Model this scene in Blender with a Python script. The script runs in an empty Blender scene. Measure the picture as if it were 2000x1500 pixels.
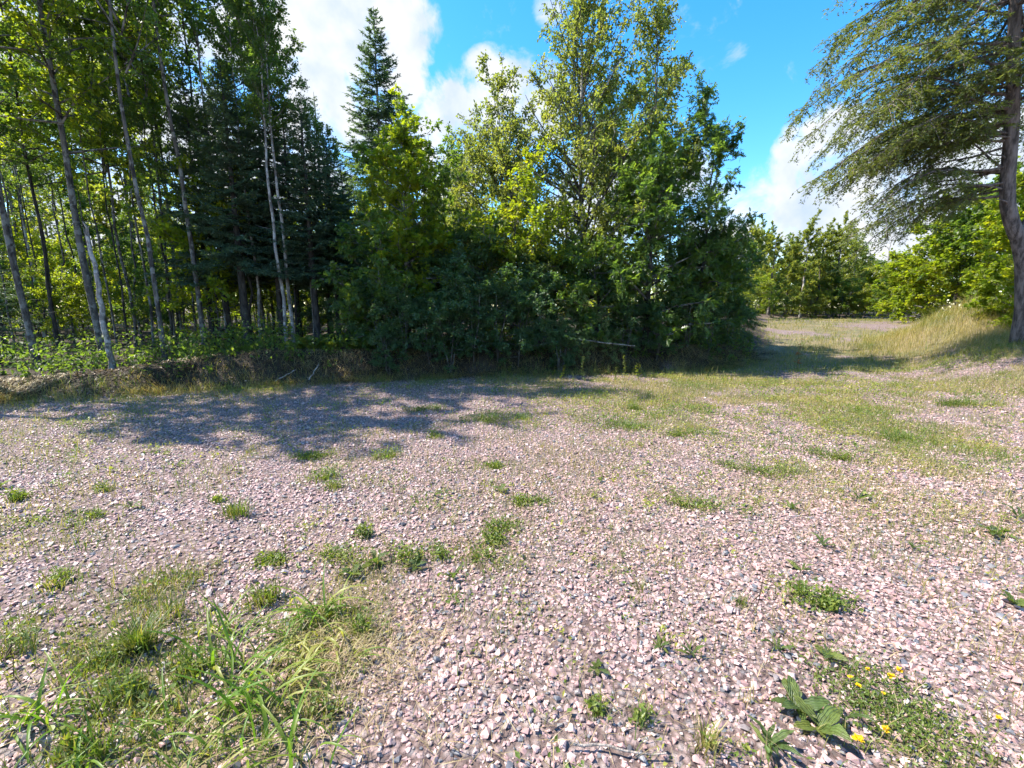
import bpy, bmesh, math
import numpy as np
from math import radians as R

# ------------------------------------------------------------------ camera, sky, sun, exposure
sc = bpy.context.scene
PITCH = R(10.0); CAM_H = 1.6; FPX = 860.0          # focal length in pixels of the 2000 px wide photograph
cam = bpy.data.objects.new('camera', bpy.data.cameras.new('camera'))
sc.collection.objects.link(cam)
cam.location = (0, 0, CAM_H); cam.rotation_euler = (R(90) - PITCH, 0, 0)
cam.data.sensor_width = 36; cam.data.lens = 36 * FPX / 2000
cam.data.clip_start = 0.05; cam.data.clip_end = 2000
sc.camera = cam

SUN_AZ = R(80)      # measured from straight ahead (+Y) towards the left (-X)
SUN_EL = R(54)
SUN_DIR = np.array([-math.sin(SUN_AZ) * math.cos(SUN_EL), math.cos(SUN_AZ) * math.cos(SUN_EL), math.sin(SUN_EL)])
sun = bpy.data.objects.new('sun', bpy.data.lights.new('sun', 'SUN'))
sc.collection.objects.link(sun)
sun.data.energy = 3.05; sun.data.angle = R(0.53); sun.data.color = (1.0, 0.94, 0.84)
from mathutils import Vector
sun.rotation_euler = Vector(SUN_DIR).to_track_quat('Z', 'Y').to_euler()

sc.view_settings.view_transform = 'Standard'; sc.view_settings.look = 'None'
sc.view_settings.gamma = 1; sc.view_settings.use_curve_mapping = False
sc.view_settings.exposure = 2.15
SKY_STRENGTH = 0.12

cy = sc.cycles
cy.max_bounces = 6; cy.diffuse_bounces = 3; cy.glossy_bounces = 2; cy.transmission_bounces = 4
cy.transparent_max_bounces = 4; cy.caustics_reflective = False; cy.caustics_refractive = False
cy.use_denoising = True
try: cy.denoising_prefilter = 'ACCURATE'
except Exception: pass
cy.use_adaptive_sampling = True; cy.adaptive_threshold = 0.015


def pixel_dir(u, v):
    a = (u - 1000) / FPX; b = -(v - 750) / FPX
    c, s = math.cos(PITCH), math.sin(PITCH)
    return np.array([a, c + b * s, -s + b * c])


def at(u, v, Y):
    """The point of the place that stands Y metres ahead of the camera and shows at (u, v) of the photograph."""
    d = pixel_dir(u, v)
    return np.array([0, 0, CAM_H]) + d * (Y / d[1])


# ---- sky: Nishita air with cumulus clouds mixed in by direction
def build_world():
    w = bpy.data.worlds.new('World'); sc.world = w; w.use_nodes = True
    nt = w.node_tree; N = nt.nodes; Lk = nt.links
    N.clear()
    def node(t, **k):
        n = N.new(t)
        for a, b in k.items(): setattr(n, a, b)
        return n
    def m(op, a, b=None, clamp=False):
        n = node('ShaderNodeMath', operation=op, use_clamp=clamp)
        for i, x in enumerate((a, b)):
            if x is None: continue
            if hasattr(x, 'is_output'): Lk.new(x, n.inputs[i])
            else: n.inputs[i].default_value = x
        return n.outputs[0]
    out = node('ShaderNodeOutputWorld'); bg = node('ShaderNodeBackground')
    bg.inputs['Strength'].default_value = SKY_STRENGTH
    Lk.new(bg.outputs[0], out.inputs[0])
    sky = node('ShaderNodeTexSky', sky_type='NISHITA', sun_disc=False)
    sky.sun_elevation = SUN_EL; sky.sun_rotation = -SUN_AZ
    sky.altitude = 300; sky.air_density = 1.0; sky.dust_density = 0.3; sky.ozone_density = 3.0
    hs = node('ShaderNodeHueSaturation'); hs.inputs['Saturation'].default_value = 1.36
    hs.inputs['Value'].default_value = 0.80; hs.inputs['Hue'].default_value = 0.499
    Lk.new(sky.outputs[0], hs.inputs['Color'])
    tc = node('ShaderNodeTexCoord'); D = tc.outputs['Generated']
    blobs = [(660, 120, 4.8), (700, 60, 3.6), (640, 180, 5), (760, 20, 4), (775, 95, 3), (785, 160, 2.6), (600, 60, 4.5), (470, 60, 7),
             (300, 60, 9), (120, 130, 11), (200, 330, 9), (420, 300, 7), (560, 300, 6), (700, 250, 4),
             (905, 235, 4.2), (960, 195, 3.8), (1010, 185, 3.6), (860, 265, 3.4), (942, 135, 1.7), (885, 180, 1.4), (835, 330, 4), (1050, 200, 3.5), (900, 310, 4),
             (1595, 285, 3.0), (1640, 310, 3.8), (1690, 335, 3.4), (1610, 335, 3.2), (1720, 300, 3.5), (1800, 330, 4),
             (1420, 470, 4), (1490, 440, 4.8), (1570, 415, 5.2), (1650, 405, 5.2), (1730, 420, 5.2), (1820, 420, 5), (1440, 510, 2.5), (1920, 350, 6),
             (1530, 370, 0.9), (1400, 380, 2.2), (1350, 340, 2.5), (1700, 520, 2.6), (1600, 520, 2), (1075, 20, 1.6), (1190, 400, 6)]
    acc = None
    for (u, v, r) in blobs:
        d = pixel_dir(u, v); d /= np.linalg.norm(d)
        dp = node('ShaderNodeVectorMath', operation='DOT_PRODUCT'); Lk.new(D, dp.inputs[0]); dp.inputs[1].default_value = d
        c1 = math.cos(R(r * 1.35))
        mr = m('MULTIPLY_ADD', dp.outputs['Value'], 1 / (1 - c1)); mr.node.inputs[2].default_value = -c1 / (1 - c1)
        acc = mr if acc is None else m('MAXIMUM', acc, mr)
    acc = m('MAXIMUM', acc, 0.0)
    acc = m('POWER', acc, 0.6)
    # the same kind of cloud all round the rest of the sky
    sep = node('ShaderNodeSeparateXYZ'); Lk.new(D, sep.inputs[0])
    g = node('ShaderNodeTexNoise'); g.inputs['Scale'].default_value = 2.3; g.inputs['Detail'].default_value = 2; Lk.new(D, g.inputs['Vector'])
    mr = node('ShaderNodeMapRange'); mr.inputs['From Min'].default_value = 0.5; mr.inputs['From Max'].default_value = 0.72; Lk.new(g.outputs['Fac'], mr.inputs['Value'])
    back = node('ShaderNodeMapRange'); back.inputs['From Min'].default_value = 0.35; back.inputs['From Max'].default_value = 0.1; Lk.new(sep.outputs['Y'], back.inputs['Value'])
    acc = m('MAXIMUM', acc, m('MULTIPLY', mr.outputs[0], back.outputs[0]))
    n1 = node('ShaderNodeTexNoise'); n1.inputs['Scale'].default_value = 9; n1.inputs['Detail'].default_value = 9; n1.inputs['Roughness'].default_value = 0.6
    n1.inputs['Distortion'].default_value = 0.35
    Lk.new(D, n1.inputs['Vector'])
    dens = m('ADD', acc, m('MULTIPLY', m('SUBTRACT', n1.outputs['Fac'], 0.5), 3.0))
    fac = node('ShaderNodeMapRange', interpolation_type='SMOOTHSTEP')
    fac.inputs['From Min'].default_value = 0.28; fac.inputs['From Max'].default_value = 0.92; Lk.new(dens, fac.inputs['Value'])
    # billows: cloud shading painted in by noise, white to a little bluer
    n2 = node('ShaderNodeTexNoise'); n2.inputs['Scale'].default_value = 14; n2.inputs['Detail'].default_value = 6
    Lk.new(D, n2.inputs['Vector'])
    cr = node('ShaderNodeValToRGB'); cr.color_ramp.elements[0].position = 0.3; cr.color_ramp.elements[1].position = 0.62
    cr.color_ramp.elements[0].color = (1.3, 1.58, 2.05, 1); cr.color_ramp.elements[1].color = (2.0, 2.05, 2.12, 1)
    Lk.new(n2.outputs['Fac'], cr.inputs[0])
    mix = node('ShaderNodeMixRGB'); Lk.new(fac.outputs[0], mix.inputs[0]); Lk.new(hs.outputs[0], mix.inputs[1]); Lk.new(cr.outputs[0], mix.inputs[2])
    Lk.new(mix.outputs[0], bg.inputs['Color'])
build_world()
sc.world.cycles.sampling_method = 'MANUAL'; sc.world.cycles.sample_map_resolution = 256

# ------------------------------------------------------------------ helpers
rs = np.random.default_rng
UP = np.array([0, 0, 1.0])

def unit(a): return a / np.maximum(np.linalg.norm(a, axis=-1, keepdims=True), 1e-9)
def rnd_unit(g, n): return unit(g.normal(size=(n, 3)))
def sstep(a, b, x):
    t = np.clip((x - a) / (b - a), 0, 1); return t * t * (3 - 2 * t)

def vnoise(x, y, seed=0):
    """smooth lattice noise, 0..1, one cell per unit"""
    x = np.asarray(x, float); y = np.asarray(y, float)
    xi = np.floor(x).astype(np.int64); yi = np.floor(y).astype(np.int64)
    fx = x - xi; fy = y - yi; fx = fx * fx * (3 - 2 * fx); fy = fy * fy * (3 - 2 * fy)
    def h(a, b):
        k = (a * 374761393 + b * 668265263 + seed * 974711) & 0x7fffffff
        k = ((k ^ (k >> 13)) * 1274126177) & 0x7fffffff
        return ((k ^ (k >> 16)) & 0xffff) / 65535.0
    return (h(xi, yi) * (1 - fx) + h(xi + 1, yi) * fx) * (1 - fy) + (h(xi, yi + 1) * (1 - fx) + h(xi + 1, yi + 1) * fx) * fy

class MB:
    """collects shapes; build() links them as one mesh object"""
    def __init__(s): s.V = []; s.F = []; s.n = 0
    def add(s, V, F, rnd=0.5, mat=0):
        V = np.asarray(V, float).reshape(-1, 3); F = np.asarray(F, np.int64)
        if len(F) == 0: return
        r = np.broadcast_to(np.asarray(rnd, float), (len(F),))
        s.V.append(V); s.F.append((F + s.n, r, mat)); s.n += len(V)
    def mesh(s, name, mats, smooth=False):
        V = np.concatenate(s.V)
        me = bpy.data.meshes.new(name)
        me.vertices.add(len(V)); me.vertices.foreach_set('co', V.astype(np.float32).ravel())
        loops = np.concatenate([F.ravel() for F, _, _ in s.F])
        sizes = np.concatenate([np.full(len(F), F.shape[1]) for F, _, _ in s.F])
        starts = np.concatenate([[0], np.cumsum(sizes)[:-1]])
        me.loops.add(len(loops)); me.loops.foreach_set('vertex_index', loops.astype(np.int32))
        me.polygons.add(len(sizes)); me.polygons.foreach_set('loop_start', starts.astype(np.int32))
        me.polygons.foreach_set('material_index', np.concatenate([np.full(len(F), m) for F, _, m in s.F]).astype(np.int32))
        me.polygons.foreach_set('use_smooth', np.full(len(sizes), bool(smooth)))
        for m in (mats if isinstance(mats, (list, tuple)) else [mats]): me.materials.append(m)
        a = me.attributes.new('rnd', 'FLOAT', 'FACE')
        a.data.foreach_set('value', np.concatenate([r for _, r, _ in s.F]).astype(np.float32))
        me.update(calc_edges=True)
        return me
    def build(s, name, mats, parent=None, smooth=False):
        return link(name, s.mesh(name, mats, smooth), parent)

def link(name, data, parent=None, loc=None, rotz=None, scale=None):
    o = bpy.data.objects.new(name, data); sc.collection.objects.link(o)
    if parent is not None: o.parent = parent
    if loc is not None: o.location = loc
    if rotz is not None: o.rotation_euler = (0, 0, rotz)
    if scale is not None: o.scale = scale if hasattr(scale, '__len__') else (scale,) * 3
    return o

def tag(o, label, cat, group=None):
    o['label'] = label; o['category'] = cat
    if group: o['group'] = group
    return o

def thing(name, loc, label, cat, group=None, rotz=0, scale=1):
    return tag(link(name, None, None, loc, rotz, scale), label, cat, group)

def tube(mb, P, rad, sides=6, mat=0, rnd=0.5, cap=False):
    P = np.asarray(P, float); rad = np.broadcast_to(np.asarray(rad, float), (len(P),))
    T = unit(np.gradient(P, axis=0))
    ref = np.array([1.0, 0, 0]) if abs(T[0][0]) < 0.8 else np.array([0, 1.0, 0])
    A = unit(np.cross(T, ref)); B = np.cross(T, A)
    th = np.linspace(0, 2 * np.pi, sides, endpoint=False)
    V = P[:, None] + rad[:, None, None] * (np.cos(th)[None, :, None] * A[:, None] + np.sin(th)[None, :, None] * B[:, None])
    k = len(P); i = np.arange(k - 1)[:, None] * sides; j = np.arange(sides)[None]; j2 = (j + 1) % sides
    F = np.stack([i + j, i + j2, i + sides + j2, i + sides + j], -1).reshape(-1, 4)
    mb.add(V.reshape(-1, 3), F, rnd, mat)
    if cap:
        for e, c in ((0, P[0]), (k - 1, P[-1])):
            Vc = np.vstack([V[e], c[None]])
            mb.add(Vc, [[(a + 1) % sides, a, sides] if e == 0 else [a, (a + 1) % sides, sides] for a in range(sides)], rnd, mat)

def prisms(mb, A, B, r0, r1, mat=0, rnd=0.5):
    """many thin three-sided twigs from A to B at once"""
    n = len(A); d = unit(B - A)
    ref = np.where(np.abs(d[:, 2:3]) > 0.9, np.array([[1.0, 0, 0]]), UP[None])
    a = unit(np.cross(d, ref)); b = np.cross(d, a)
    V = np.empty((n, 6, 3))
    for k in range(3):
        t = 2 * np.pi * k / 3; o = np.cos(t) * a + np.sin(t) * b
        V[:, k] = A + o * np.reshape(r0, (-1, 1)); V[:, 3 + k] = B + o * np.reshape(r1, (-1, 1))
    base = np.arange(n)[:, None, None] * 6
    F = (np.array([[0, 1, 4, 3], [1, 2, 5, 4], [2, 0, 3, 5]])[None] + base).reshape(-1, 4)
    mb.add(V.reshape(-1, 3), F, rnd, mat)

SHAPES = {
    'diamond': ([(0, 0, 0), (.45, .5, .07), (1, 0, -.06), (.45, -.5, .07)], [(0, 2, 1), (0, 3, 2)]),
    'ovate': ([(0, 0, 0), (.24, .42, .06), (.62, .40, .04), (1, 0, -.10), (.62, -.40, .04), (.24, -.42, .06)], [(0, 2, 1), (0, 3, 2), (0, 4, 3), (0, 5, 4)]),
    'maple': ([(0, 0, 0), (.05, .42, .02), (.30, .24, .03), (.55, .56, 0), (.62, .18, .03), (1, 0, -.08), (.62, -.18, .03), (.55, -.56, 0), (.30, -.24, .03), (.05, -.42, .02)],
              [(0, 2, 1), (0, 4, 2), (2, 4, 3), (0, 5, 4), (0, 6, 5), (0, 8, 6), (6, 8, 7), (0, 9, 8)]),
}
def _oak():
    mid = [(0, 0, 0), (.27, 0, 0), (.5, 0, -.01), (.74, 0, -.04), (1, 0, -.1)]
    tips = [(.2, .30, .03), (.44, .46, .03), (.70, .46, 0), (.9, .22, -.05)]
    notch = [(.27, .12, .01), (.5, .15, .01), (.76, .15, -.02)]
    P = list(mid); F = []
    for sgn in (1, -1):
        o = len(P)
        P += [(a, sgn * b, c) for a, b, c in tips] + [(a, sgn * b, c) for a, b, c in notch]
        f = []
        for i in range(3): f += [(i, o + 4 + i, o + i), (i, i + 1, o + 4 + i)]
        for i in range(2): f += [(i + 1, o + 5 + i, o + 1 + i)]
        f += [(3, 4, o + 3)]
        F += f if sgn > 0 else [t[::-1] for t in f]
    return P, F
SHAPES['oak'] = _oak()

def leaf_cloud(mb, B, D, N, L, W, shape, rnd, mat=0):
    P, F = SHAPES[shape]; P = np.array(P); F = np.array(F)
    D = unit(D); w = unit(np.cross(N, D)); n = np.cross(D, w)
    L = np.reshape(L, (-1, 1, 1)); W = np.reshape(W, (-1, 1, 1))
    V = B[:, None] + L * P[None, :, 0:1] * D[:, None] + W * P[None, :, 1:2] * w[:, None] + L * P[None, :, 2:3] * n[:, None]
    k = len(P)
    Fx = (F[None] + (np.arange(len(B)) * k)[:, None, None]).reshape(-1, 3)
    mb.add(V.reshape(-1, 3), Fx, np.repeat(np.broadcast_to(rnd, (len(B),)), len(F)), mat)

def blades(mb, B, H, lean, wid, rnd, mat=0, bend=0.5, flat=None):
    """grass blades: lower quad and tapering tip. lean = horizontal displacement of the tip"""
    n = len(B); lean = np.asarray(lean, float)
    side = unit(np.stack([-lean[:, 1], lean[:, 0], np.zeros(n)], -1) + 1e-6)
    l3 = np.concatenate([lean, np.zeros((n, 1))], 1)
    H = np.reshape(H, (-1, 1)); wid = np.reshape(wid, (-1, 1))
    M = B + l3 * (0.5 - 0.3 * bend) + UP * H * 0.58
    T = B + l3 + UP * H * (1 - 0.15 * bend)
    V = np.stack([B - side * wid / 2, B + side * wid / 2, M + side * wid * .42, M - side * wid * .42, T], 1)
    o = np.arange(n)[:, None] * 5
    mb.add(V.reshape(-1, 3), np.array([[0, 1, 2, 3]]) + o, rnd, mat)
    s = mb.n - n * 5
    Ft = np.array([[3, 2, 4]]) + o + s
    mb.F.append((Ft, np.broadcast_to(np.asarray(rnd, float), (n,)), mat))

# ------------------------------------------------------------------ materials
def mat_base(name):
    m = bpy.data.materials.new(name); m.use_nodes = True
    nt = m.node_tree; nt.nodes.clear()
    out = nt.nodes.new('ShaderNodeOutputMaterial')
    return m, nt, out

def ramp(nt, src, stops, interp='LINEAR'):
    cr = nt.nodes.new('ShaderNodeValToRGB'); e = cr.color_ramp.elements; cr.color_ramp.interpolation = interp
    while len(e) < len(stops): e.new(0.5)
    for el, (p, c) in zip(e, stops): el.position = p; el.color = (*c, 1)
    nt.links.new(src, cr.inputs[0]); return cr.outputs[0]

def noise(nt, scale, detail=4, rough=0.5, vec=None, coord='Object'):
    t = nt.nodes.new('ShaderNodeTexNoise'); t.inputs['Scale'].default_value = scale; t.inputs['Detail'].default_value = detail
    t.inputs['Roughness'].default_value = rough
    if vec is None:
        tc = nt.nodes.new('ShaderNodeTexCoord'); vec = tc.outputs[coord]
    nt.links.new(vec, t.inputs['Vector']); return t.outputs['Fac']

def mixc(nt, f, a, b, mode='MIX'):
    n = nt.nodes.new('ShaderNodeMixRGB'); n.blend_type = mode
    for i, x in enumerate((f, a, b)):
        if hasattr(x, 'is_output'): nt.links.new(x, n.inputs[i])
        elif i == 0: n.inputs[0].default_value = x
        else: n.inputs[i].default_value = (*x, 1)
    return n.outputs[0]

def attr(nt, name, typ='GEOMETRY'):
    a = nt.nodes.new('ShaderNodeAttribute'); a.attribute_name = name; a.attribute_type = typ
    return a.outputs['Fac']

def leaf_mat(name, stops, trans=0.45, tstops=None, rough=0.45, spec=0.35, ribs=False):
    """leaf: reflected colour by leaf, and light let through from behind"""
    m, nt, out = mat_base(name)
    r = attr(nt, 'rnd')
    big = noise(nt, 1.3, 2)
    f = nt.nodes.new('ShaderNodeMath'); f.operation = 'MULTIPLY_ADD'; f.inputs[1].default_value = 0.7
    nt.links.new(r, f.inputs[0])
    k = nt.nodes.new('ShaderNodeMath'); k.operation = 'MULTIPLY_ADD'; nt.links.new(big, k.inputs[0]); k.inputs[1].default_value = 0.6; k.inputs[2].default_value = -0.15
    nt.links.new(k.outputs[0], f.inputs[2])
    col = ramp(nt, f.outputs[0], stops)
    p = nt.nodes.new('ShaderNodeBsdfPrincipled'); p.inputs['Roughness'].default_value = rough; p.inputs['Specular IOR Level'].default_value = spec
    nt.links.new(col, p.inputs['Base Color'])
    if ribs:
        tc = nt.nodes.new('ShaderNodeTexCoord'); wv = nt.nodes.new('ShaderNodeTexWave'); wv.bands_direction = 'Y'; wv.inputs['Scale'].default_value = 4.2
        wv.inputs['Distortion'].default_value = 1.2; wv.inputs['Detail'].default_value = 2; nt.links.new(tc.outputs['Object'], wv.inputs['Vector'])
        bp = nt.nodes.new('ShaderNodeBump'); bp.inputs['Strength'].default_value = 0.8; bp.inputs['Distance'].default_value = 0.004; nt.links.new(wv.outputs['Fac'], bp.inputs['Height'])
        nt.links.new(bp.outputs[0], p.inputs['Normal'])
        spots = ramp(nt, noise(nt, 7, 5, .7), [(.40, (.5, .42, .28)), (.52, (1, 1, 1)), (.75, (1.25, 1.2, 1.0))])
        col2 = mixc(nt, .75, col, spots, 'MULTIPLY'); nt.links.new(mixc(nt, .35, col2, ramp(nt, wv.outputs['Fac'], [(0, (.5, .5, .5)), (1, (1.3, 1.3, 1.3))]), 'MULTIPLY'), p.inputs['Base Color'])
    t = nt.nodes.new('ShaderNodeBsdfTranslucent')
    nt.links.new(ramp(nt, f.outputs[0], tstops or [(q, (min(1, c[0] * 2.6), min(1, c[1] * 2.6), c[2] * 0.9)) for q, c in stops]), t.inputs['Color'])
    mx = nt.nodes.new('ShaderNodeMixShader'); mx.inputs[0].default_value = trans
    nt.links.new(p.outputs[0], mx.inputs[1]); nt.links.new(t.outputs[0], mx.inputs[2]); nt.links.new(mx.outputs[0], out.inputs[0])
    return m

def bark_mat(name, dark, light, patch=None, scale=14, stretch=0.25):
    m, nt, out = mat_base(name)
    tc = nt.nodes.new('ShaderNodeTexCoord'); mp = nt.nodes.new('ShaderNodeMapping')
    mp.inputs['Scale'].default_value = (1, 1, stretch); nt.links.new(tc.outputs['Object'], mp.inputs[0])
    f = noise(nt, scale, 6, 0.65, mp.outputs[0])
    col = ramp(nt, f, [(0.4, dark), (0.6, light)])
    if patch:
        g = noise(nt, 6, 4, 0.6)
        fac = ramp(nt, g, [(0.5, (0, 0, 0)), (0.58, (1, 1, 1))])
        col = mixc(nt, fac, col, patch)
    p = nt.nodes.new('ShaderNodeBsdfPrincipled'); p.inputs['Roughness'].default_value = 0.9; p.inputs['Specular IOR Level'].default_value = 0.2
    nt.links.new(col, p.inputs['Base Color'])
    b = nt.nodes.new('ShaderNodeBump'); b.inputs['Strength'].default_value = 1.0; b.inputs['Distance'].default_value = 0.04
    nt.links.new(f, b.inputs['Height']); nt.links.new(b.outputs[0], p.inputs['Normal'])
    nt.links.new(p.outputs[0], out.inputs[0]); return m

M = {}
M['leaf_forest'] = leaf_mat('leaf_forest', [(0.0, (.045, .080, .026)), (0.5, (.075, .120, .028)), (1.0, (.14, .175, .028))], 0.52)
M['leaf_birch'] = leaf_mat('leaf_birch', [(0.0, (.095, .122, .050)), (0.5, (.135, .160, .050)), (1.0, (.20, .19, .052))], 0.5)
M['leaf_maple'] = leaf_mat('leaf_maple', [(0.0, (.080, .125, .016)), (0.5, (.14, .18, .016)), (0.85, (.22, .22, .018)), (1.0, (.30, .21, .02))], 0.55)
M['leaf_oak'] = leaf_mat('leaf_oak', [(0.0, (.048, .092, .036)), (0.55, (.085, .14, .040)), (1.0, (.18, .23, .034))], 0.5, rough=0.35, spec=0.5)
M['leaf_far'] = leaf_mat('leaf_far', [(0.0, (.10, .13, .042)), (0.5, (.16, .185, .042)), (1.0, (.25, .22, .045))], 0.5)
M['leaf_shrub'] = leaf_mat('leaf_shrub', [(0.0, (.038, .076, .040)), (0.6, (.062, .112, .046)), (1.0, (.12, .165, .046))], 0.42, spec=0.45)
M['leaf_pale'] = leaf_mat('leaf_pale', [(0.0, (.10, .16, .06)), (0.6, (.17, .22, .09)), (1.0, (.26, .20, .09))], 0.3)
M['needle_fir'] = leaf_mat('needle_fir', [(0.0, (.045, .082, .062)), (0.6, (.070, .115, .076)), (1.0, (.11, .15, .080))], 0.25)
M['needle_hemlock'] = leaf_mat('needle_hemlock', [(0.0, (.070, .098, .036)), (0.6, (.12, .145, .046)), (1.0, (.19, .185, .06))], 0.32)
M['grass'] = leaf_mat('grass', [(0.0, (.050, .105, .020)), (0.35, (.095, .14, .028)), (0.6, (.20, .18, .06)), (1.0, (.36, .28, .13))], 0.3)
M['blade'] = leaf_mat('blade', [(0.0, (.045, .12, .014)), (0.5, (.095, .17, .020)), (0.8, (.20, .22, .04)), (1.0, (.40, .32, .16))], 0.38)
M['weed'] = leaf_mat('weed', [(0.0, (.060, .095, .020)), (0.5, (.11, .15, .026)), (1.0, (.21, .23, .035))], 0.35, spec=0.4)
M['plantain'] = leaf_mat('plantain', [(0.0, (.055, .095, .030)), (0.5, (.095, .14, .036)), (1.0, (.18, .21, .04))], 0.3, spec=0.45, ribs=True)
M['sprig'] = leaf_mat('sprig', [(0.0, (.050, .11, .022)), (0.4, (.12, .17, .03)), (0.75, (.26, .26, .05)), (1.0, (.36, .27, .09))], 0.35)
M['litter'] = leaf_mat('litter', [(0.0, (.07, .045, .025)), (0.6, (.16, .10, .055)), (1.0, (.30, .21, .12))], 0.15)
M['straw'] = leaf_mat('straw', [(0.0, (.16, .12, .06)), (0.6, (.30, .23, .12)), (1.0, (.44, .36, .20))], 0.2)
M['petal'] = leaf_mat('petal', [(0.0, (.80, .50, .01)), (1.0, (.85, .60, .02))], 0.3, tstops=[(0, (.8, .55, .02)), (1, (.8, .6, .02))])
M['red_leaf'] = leaf_mat('red_leaf', [(0.0, (.20, .05, .02)), (1.0, (.32, .11, .03))], 0.35)
M['bark'] = bark_mat('bark', (.035, .030, .026), (.13, .115, .10), (.20, .19, .17))
M['bark_pale'] = bark_mat('bark_pale', (.10, .085, .075), (.30, .27, .245), (.42, .39, .36), 10)
M['bark_dark'] = bark_mat('bark_dark', (.020, .018, .016), (.075, .065, .058))
M['bark_hemlock'] = bark_mat('bark_hemlock', (.060, .048, .044), (.21, .17, .16), None, 12)
M['dead_wood'] = bark_mat('dead_wood', (.16, .13, .11), (.36, .31, .27), None, 20)
M['root'] = bark_mat('root', (.035, .024, .016), (.12, .085, .055), None, 20)

def stone_mat():
    m, nt, out = mat_base('granite_gravel')
    oi = nt.nodes.new('ShaderNodeObjectInfo')
    col = ramp(nt, oi.outputs['Random'], [(0.0, (.33, .205, .19)), (0.2, (.42, .275, .252)), (0.4, (.355, .222, .20)), (0.58, (.465, .335, .308)), (0.70, (.26, .19, .175)),
                                          (0.80, (.21, .175, .17)), (0.87, (.14, .14, .15)), (0.93, (.43, .35, .325)), (0.975, (.075, .072, .078))], 'CONSTANT')
    sp = noise(nt, 90, 3, 0.6)
    col = mixc(nt, 0.5, col, ramp(nt, sp, [(0.35, (.55, .50, .50)), (0.5, (1, 1, 1)), (0.7, (1.15, 1.1, 1.08))]), 'MULTIPLY')
    p = nt.nodes.new('ShaderNodeBsdfPrincipled'); p.inputs['Roughness'].default_value = 0.5; p.inputs['Specular IOR Level'].default_value = 0.55
    nt.links.new(col, p.inputs['Base Color']); nt.links.new(p.outputs[0], out.inputs[0]); return m
M['stone'] = stone_mat()

def ground_mat():
    """gravel floor between the stones, straw-covered grass ground, forest soil: chosen by the zone each vertex lies in"""
    m, nt, out = mat_base('ground')
    tc = nt.nodes.new('ShaderNodeTexCoord'); P = tc.outputs['Object']
    vo = nt.nodes.new('ShaderNodeTexVoronoi'); vo.inputs['Scale'].default_value = 30; nt.links.new(P, vo.inputs['Vector'])
    cellr = nt.nodes.new('ShaderNodeSeparateColor'); nt.links.new(vo.outputs['Color'], cellr.inputs[0])
    stone = ramp(nt, cellr.outputs[0], [(0.0, (.28, .20, .19)), (0.3, (.35, .255, .24)), (0.6, (.31, .22, .21)), (0.85, (.39, .31, .29)), (1.0, (.18, .17, .18))])
    edge = ramp(nt, vo.outputs['Distance'], [(0.25, (1, 1, 1)), (0.62, (.35, .31, .29))])
    gravel = mixc(nt, 1.0, stone, edge, 'MULTIPLY')
    dirt = ramp(nt, noise(nt, 3.2, 6, 0.6, P), [(0.35, (.15, .11, .09)), (0.65, (.26, .20, .175))])
    gravel = mixc(nt, ramp(nt, noise(nt, 1.1, 5, 0.6, P), [(0.42, (.12,) * 3), (0.68, (.6,) * 3)]), gravel, dirt)
    gr = ramp(nt, noise(nt, 22, 6, 0.7, P), [(0.3, (.10, .085, .035)), (0.5, (.19, .15, .07)), (0.7, (.30, .24, .12))])
    gr = mixc(nt, ramp(nt, noise(nt, 0.9, 4, 0.6, P), [(0.42, (0,) * 3), (0.6, (.75,) * 3)]), gr, (.085, .10, .03))
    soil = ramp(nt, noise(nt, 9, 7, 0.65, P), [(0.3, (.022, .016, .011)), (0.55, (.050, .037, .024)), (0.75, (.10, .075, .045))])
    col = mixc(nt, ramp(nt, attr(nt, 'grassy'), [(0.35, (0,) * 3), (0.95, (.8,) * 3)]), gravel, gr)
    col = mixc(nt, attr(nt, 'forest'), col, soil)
    p = nt.nodes.new('ShaderNodeBsdfPrincipled'); p.inputs['Roughness'].default_value = 0.85; p.inputs['Specular IOR Level'].default_value = 0.25
    nt.links.new(col, p.inputs['Base Color'])
    b = nt.nodes.new('ShaderNodeBump'); b.inputs['Strength'].default_value = 1.0; b.inputs['Distance'].default_value = 0.02; b.invert = True
    nt.links.new(vo.outputs['Distance'], b.inputs['Height'])
    b2 = nt.nodes.new('ShaderNodeBump'); b2.inputs['Strength'].default_value = 0.8; b2.inputs['Distance'].default_value = 0.04
    nt.links.new(noise(nt, 18, 6, 0.7, P), b2.inputs['Height']); nt.links.new(b.outputs[0], b2.inputs['Normal'])
    nt.links.new(b2.outputs[0], p.inputs['Normal']); nt.links.new(p.outputs[0], out.inputs[0]); return m
M['ground'] = ground_mat()

# ------------------------------------------------------------------ the lie of the land
EDGE = np.array([(-60, 3.0), (-30, 3.6), (-16, 4.6), (-12, 5.7), (-9, 7.0), (-6.8, 8.0), (-4.4, 9.2), (-1.2, 10.2), (2.6, 10.9), (5.3, 11.4), (7.0, 12.7), (8.6, 15),
                 (11, 19.5), (15, 27), (18, 32), (22, 36), (30, 38), (60, 40), (120, 42), (120, 200), (-60, 200)], float)
ROAD = np.array([(2, -4), (3, 3), (5, 8), (8.5, 13), (13, 18.5), (18, 24), (24, 27.5), (40, 31), (80, 34)], float)

def seg_dist(P, A, B):
    d = B - A; t = np.clip(((P - A) @ d) / (d @ d), 0, 1)
    q = P - (A + t[:, None] * d)
    return np.hypot(q[:, 0], q[:, 1]), d[0] * (P[:, 1] - A[1]) - d[1] * (P[:, 0] - A[0])

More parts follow.
